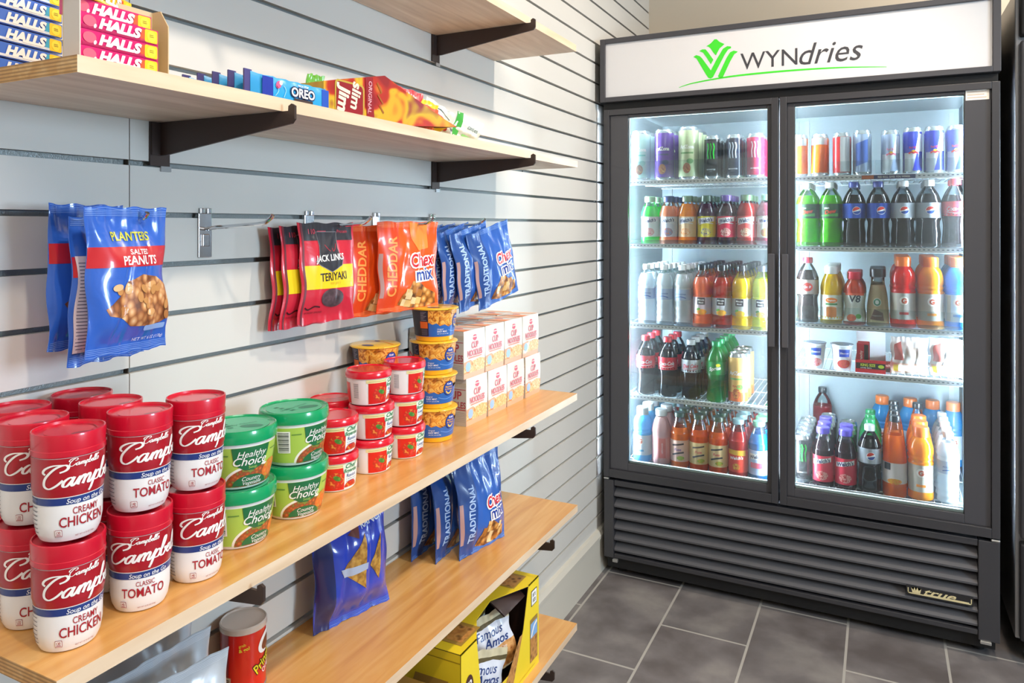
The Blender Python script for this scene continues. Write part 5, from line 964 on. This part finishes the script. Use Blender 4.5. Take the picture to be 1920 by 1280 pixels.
for k in BT:   # any pattern never placed
    if BT[k].name not in USED: print('unused',k)
# clear dividers at the front of some shelves, rail strip
acr=Glass('#f6fbfc',.05)
for sd,i,xs,h in (('L',0,(.10,.195,.285,.378,.460,.537,.615),.075),('L',3,(.12,.208,.296,.388,.478),.085),('R',0,(.83,.893,.965,1.045,1.11,1.172,1.235),.05),('R',2,(.715,.79,.865,.938,1.012,1.09,1.17,1.248),.060)):
    z=(LZ if sd=='L' else RZ)[i]
    for a,b in zip(xs,xs[1:]):
        cb(MB().box((a+.002,2.7485,z+.001),(b-.002,2.7497,z+h),acr),'clear_divider',smooth=0)
st_=cb(MB().box((.925,2.7425,1.4985),(1.085,2.7438,1.5125),M('#2a2c6a',.4)),'rail_strip',smooth=0)
decals('strip_print',st_,planeS((0-CX,2.7425-CY,0),(1,0,0),(0,0,1)),[rect(.926,1.4995,.962,1.5115,M('#e07a4a',.4),1),text('RED BULL GIVES YOU WINGS.',.0092,1.022,1.5058,offw,2,bold=.02,sx=.78)],0,0)
# food on the fourth shelf, right door
Z4=.842
def cup(fc):
    t=thing('yogurt_cup','','yogurt cup'); pf=[(.024,0),(.026,.002),(.034,.084),(.0365,.086),(.0365,.089)]
    MB().lathe(pf,M('#eef0f4',.35,coat=.3),30).build('cup',t); MB().lathe([(.0368,.0885),(.0375,.089),(.0375,.0905),(.0001,.0910)],M('#8a96ae',.25,.6),30).build('foil_lid',t)
    decals('label',t,cylS(profR(pf),.031),[rect(-.018,.048,.016,.074,M('#2a48b8',.35),2),text('Dannon',.0085,-.001,.061,offw,3,bold=.02),ell(-.002,.024,.024,.015,fr_('#d8303c','#f0a0a0') if fc else fr_('#e88a3c','#d8405c'),2)],.006,.02); return t
c1=cup(1); c2=cup(0)
put(c1,(.776,2.80,Z4),R(-80),label='left white yogurt cup with red fruit print, fourth shelf right door'); put(c2,(.862,2.80,Z4),R(-70),label='right white yogurt cup with orange fruit print, fourth shelf right door')
t=thing('candy_bar_carton','open red candy bar carton standing on the fourth cooler shelf','carton',(.95,2.83,Z4)); sh=(.95,2.83,Z4); rc=M('#c81e24',.4,coat=.2); wc=M('#dfe3e8',.5)
MB().box((.905,2.772,Z4+.0005),(.998,2.774,Z4+.044),rc).build('front_panel',t,smooth=0,shift=sh)
MB().box((.905,2.774,Z4+.0005),(.9065,2.90,Z4+.044),rc).build('side_panel',t,smooth=0,shift=sh); MB().box((.9965,2.774,Z4+.0005),(.998,2.90,Z4+.044),rc).build('side_panel',t,smooth=0,shift=sh)
MB().box((.905,2.90,Z4+.0005),(.998,2.902,Z4+.125),wc).build('back_panel',t,smooth=0,shift=sh); MB().box((.9065,2.774,Z4+.0005),(.9965,2.90,Z4+.002),wc).build('bottom_panel',t,smooth=0,shift=sh)
decals('front_print',t,planeS((-.95,2.772-2.83,-Z4),(1,0,0),(0,0,1)),[rect(.907,Z4+.014,.997,Z4+.034,M('#1c1a18',.4),1),text('KING SIZE',.0125,.944,Z4+.027,M('#c8d42c',.4),2,bold=.03,sx=.8),text('candy bars',.0080,.938,Z4+.018,offw,2),ell(.984,Z4+.024,.009,.006,M('#b8c82c',.4),2)],0,0)
def bar(col): 
    t=thing('candy_bar','','candy bar'); MB().box((-.019,-.007,0),(.019,.007,.095),M(col,.3,coat=.4)).build('wrapper',t,smooth=0,bevel=.003)
    decals('print',t,planeS((0,-.007,0),(1,0,0),(0,0,1)),[rect(.004,.004,.017,.09,M('#2c2018',.4),1),text('crunchy',.012,-.006,.05,M('#f0d8c8',.4),2,rot=90,bold=.02)],0,0); return t
b_=bar('#c02434')
put(b_,(.928,2.800,Z4+.0025),label='upright red candy bar in the carton',group='candy bars'); put(b_,(.930,2.84,Z4+.0025),label='red candy bar behind the upright one in the carton',group='candy bars')
b2_=bar('#7c2a22'); put(b2_,(.949,2.870,Z4+.0095),rot=(0,R(90),0),label='dark red candy bar lying on its side in the carton')
def wrap(seed):
    return mkbag('wrapped_sandwich','sandwich',.115,.125,.045,M('#ece6e2',.2,coat=.7,bump=.1,bscale=26),[rect(-.052,.006,.052,.040,M('#e8b8a4',.4),1),rect(-.048,.010,.048,.034,M('#f2ead8',.4),2),rect(-.048,.010,-.034,.034,M('#d8c83a',.4),3),poly([(-.05,.05),(-.02,.05),(-.025,.11),(-.045,.10)],M('#a85048',.4,coat=.4),2),ell(.015,.075,.024,.018,M('#d8c8bc',.4),2)],seed=seed,crease=.002)
w_=wrap(91)
put(w_,(1.068,2.80,Z4+.001),R(-86),label='clear wrapped sandwich with pink label beside the candy bar carton',group='wrapped sandwiches')
put(w_,(1.185,2.815,Z4+.001),R(-98),label='washed out wrapped sandwich near the right lamp of the cooler',group='wrapped sandwiches')
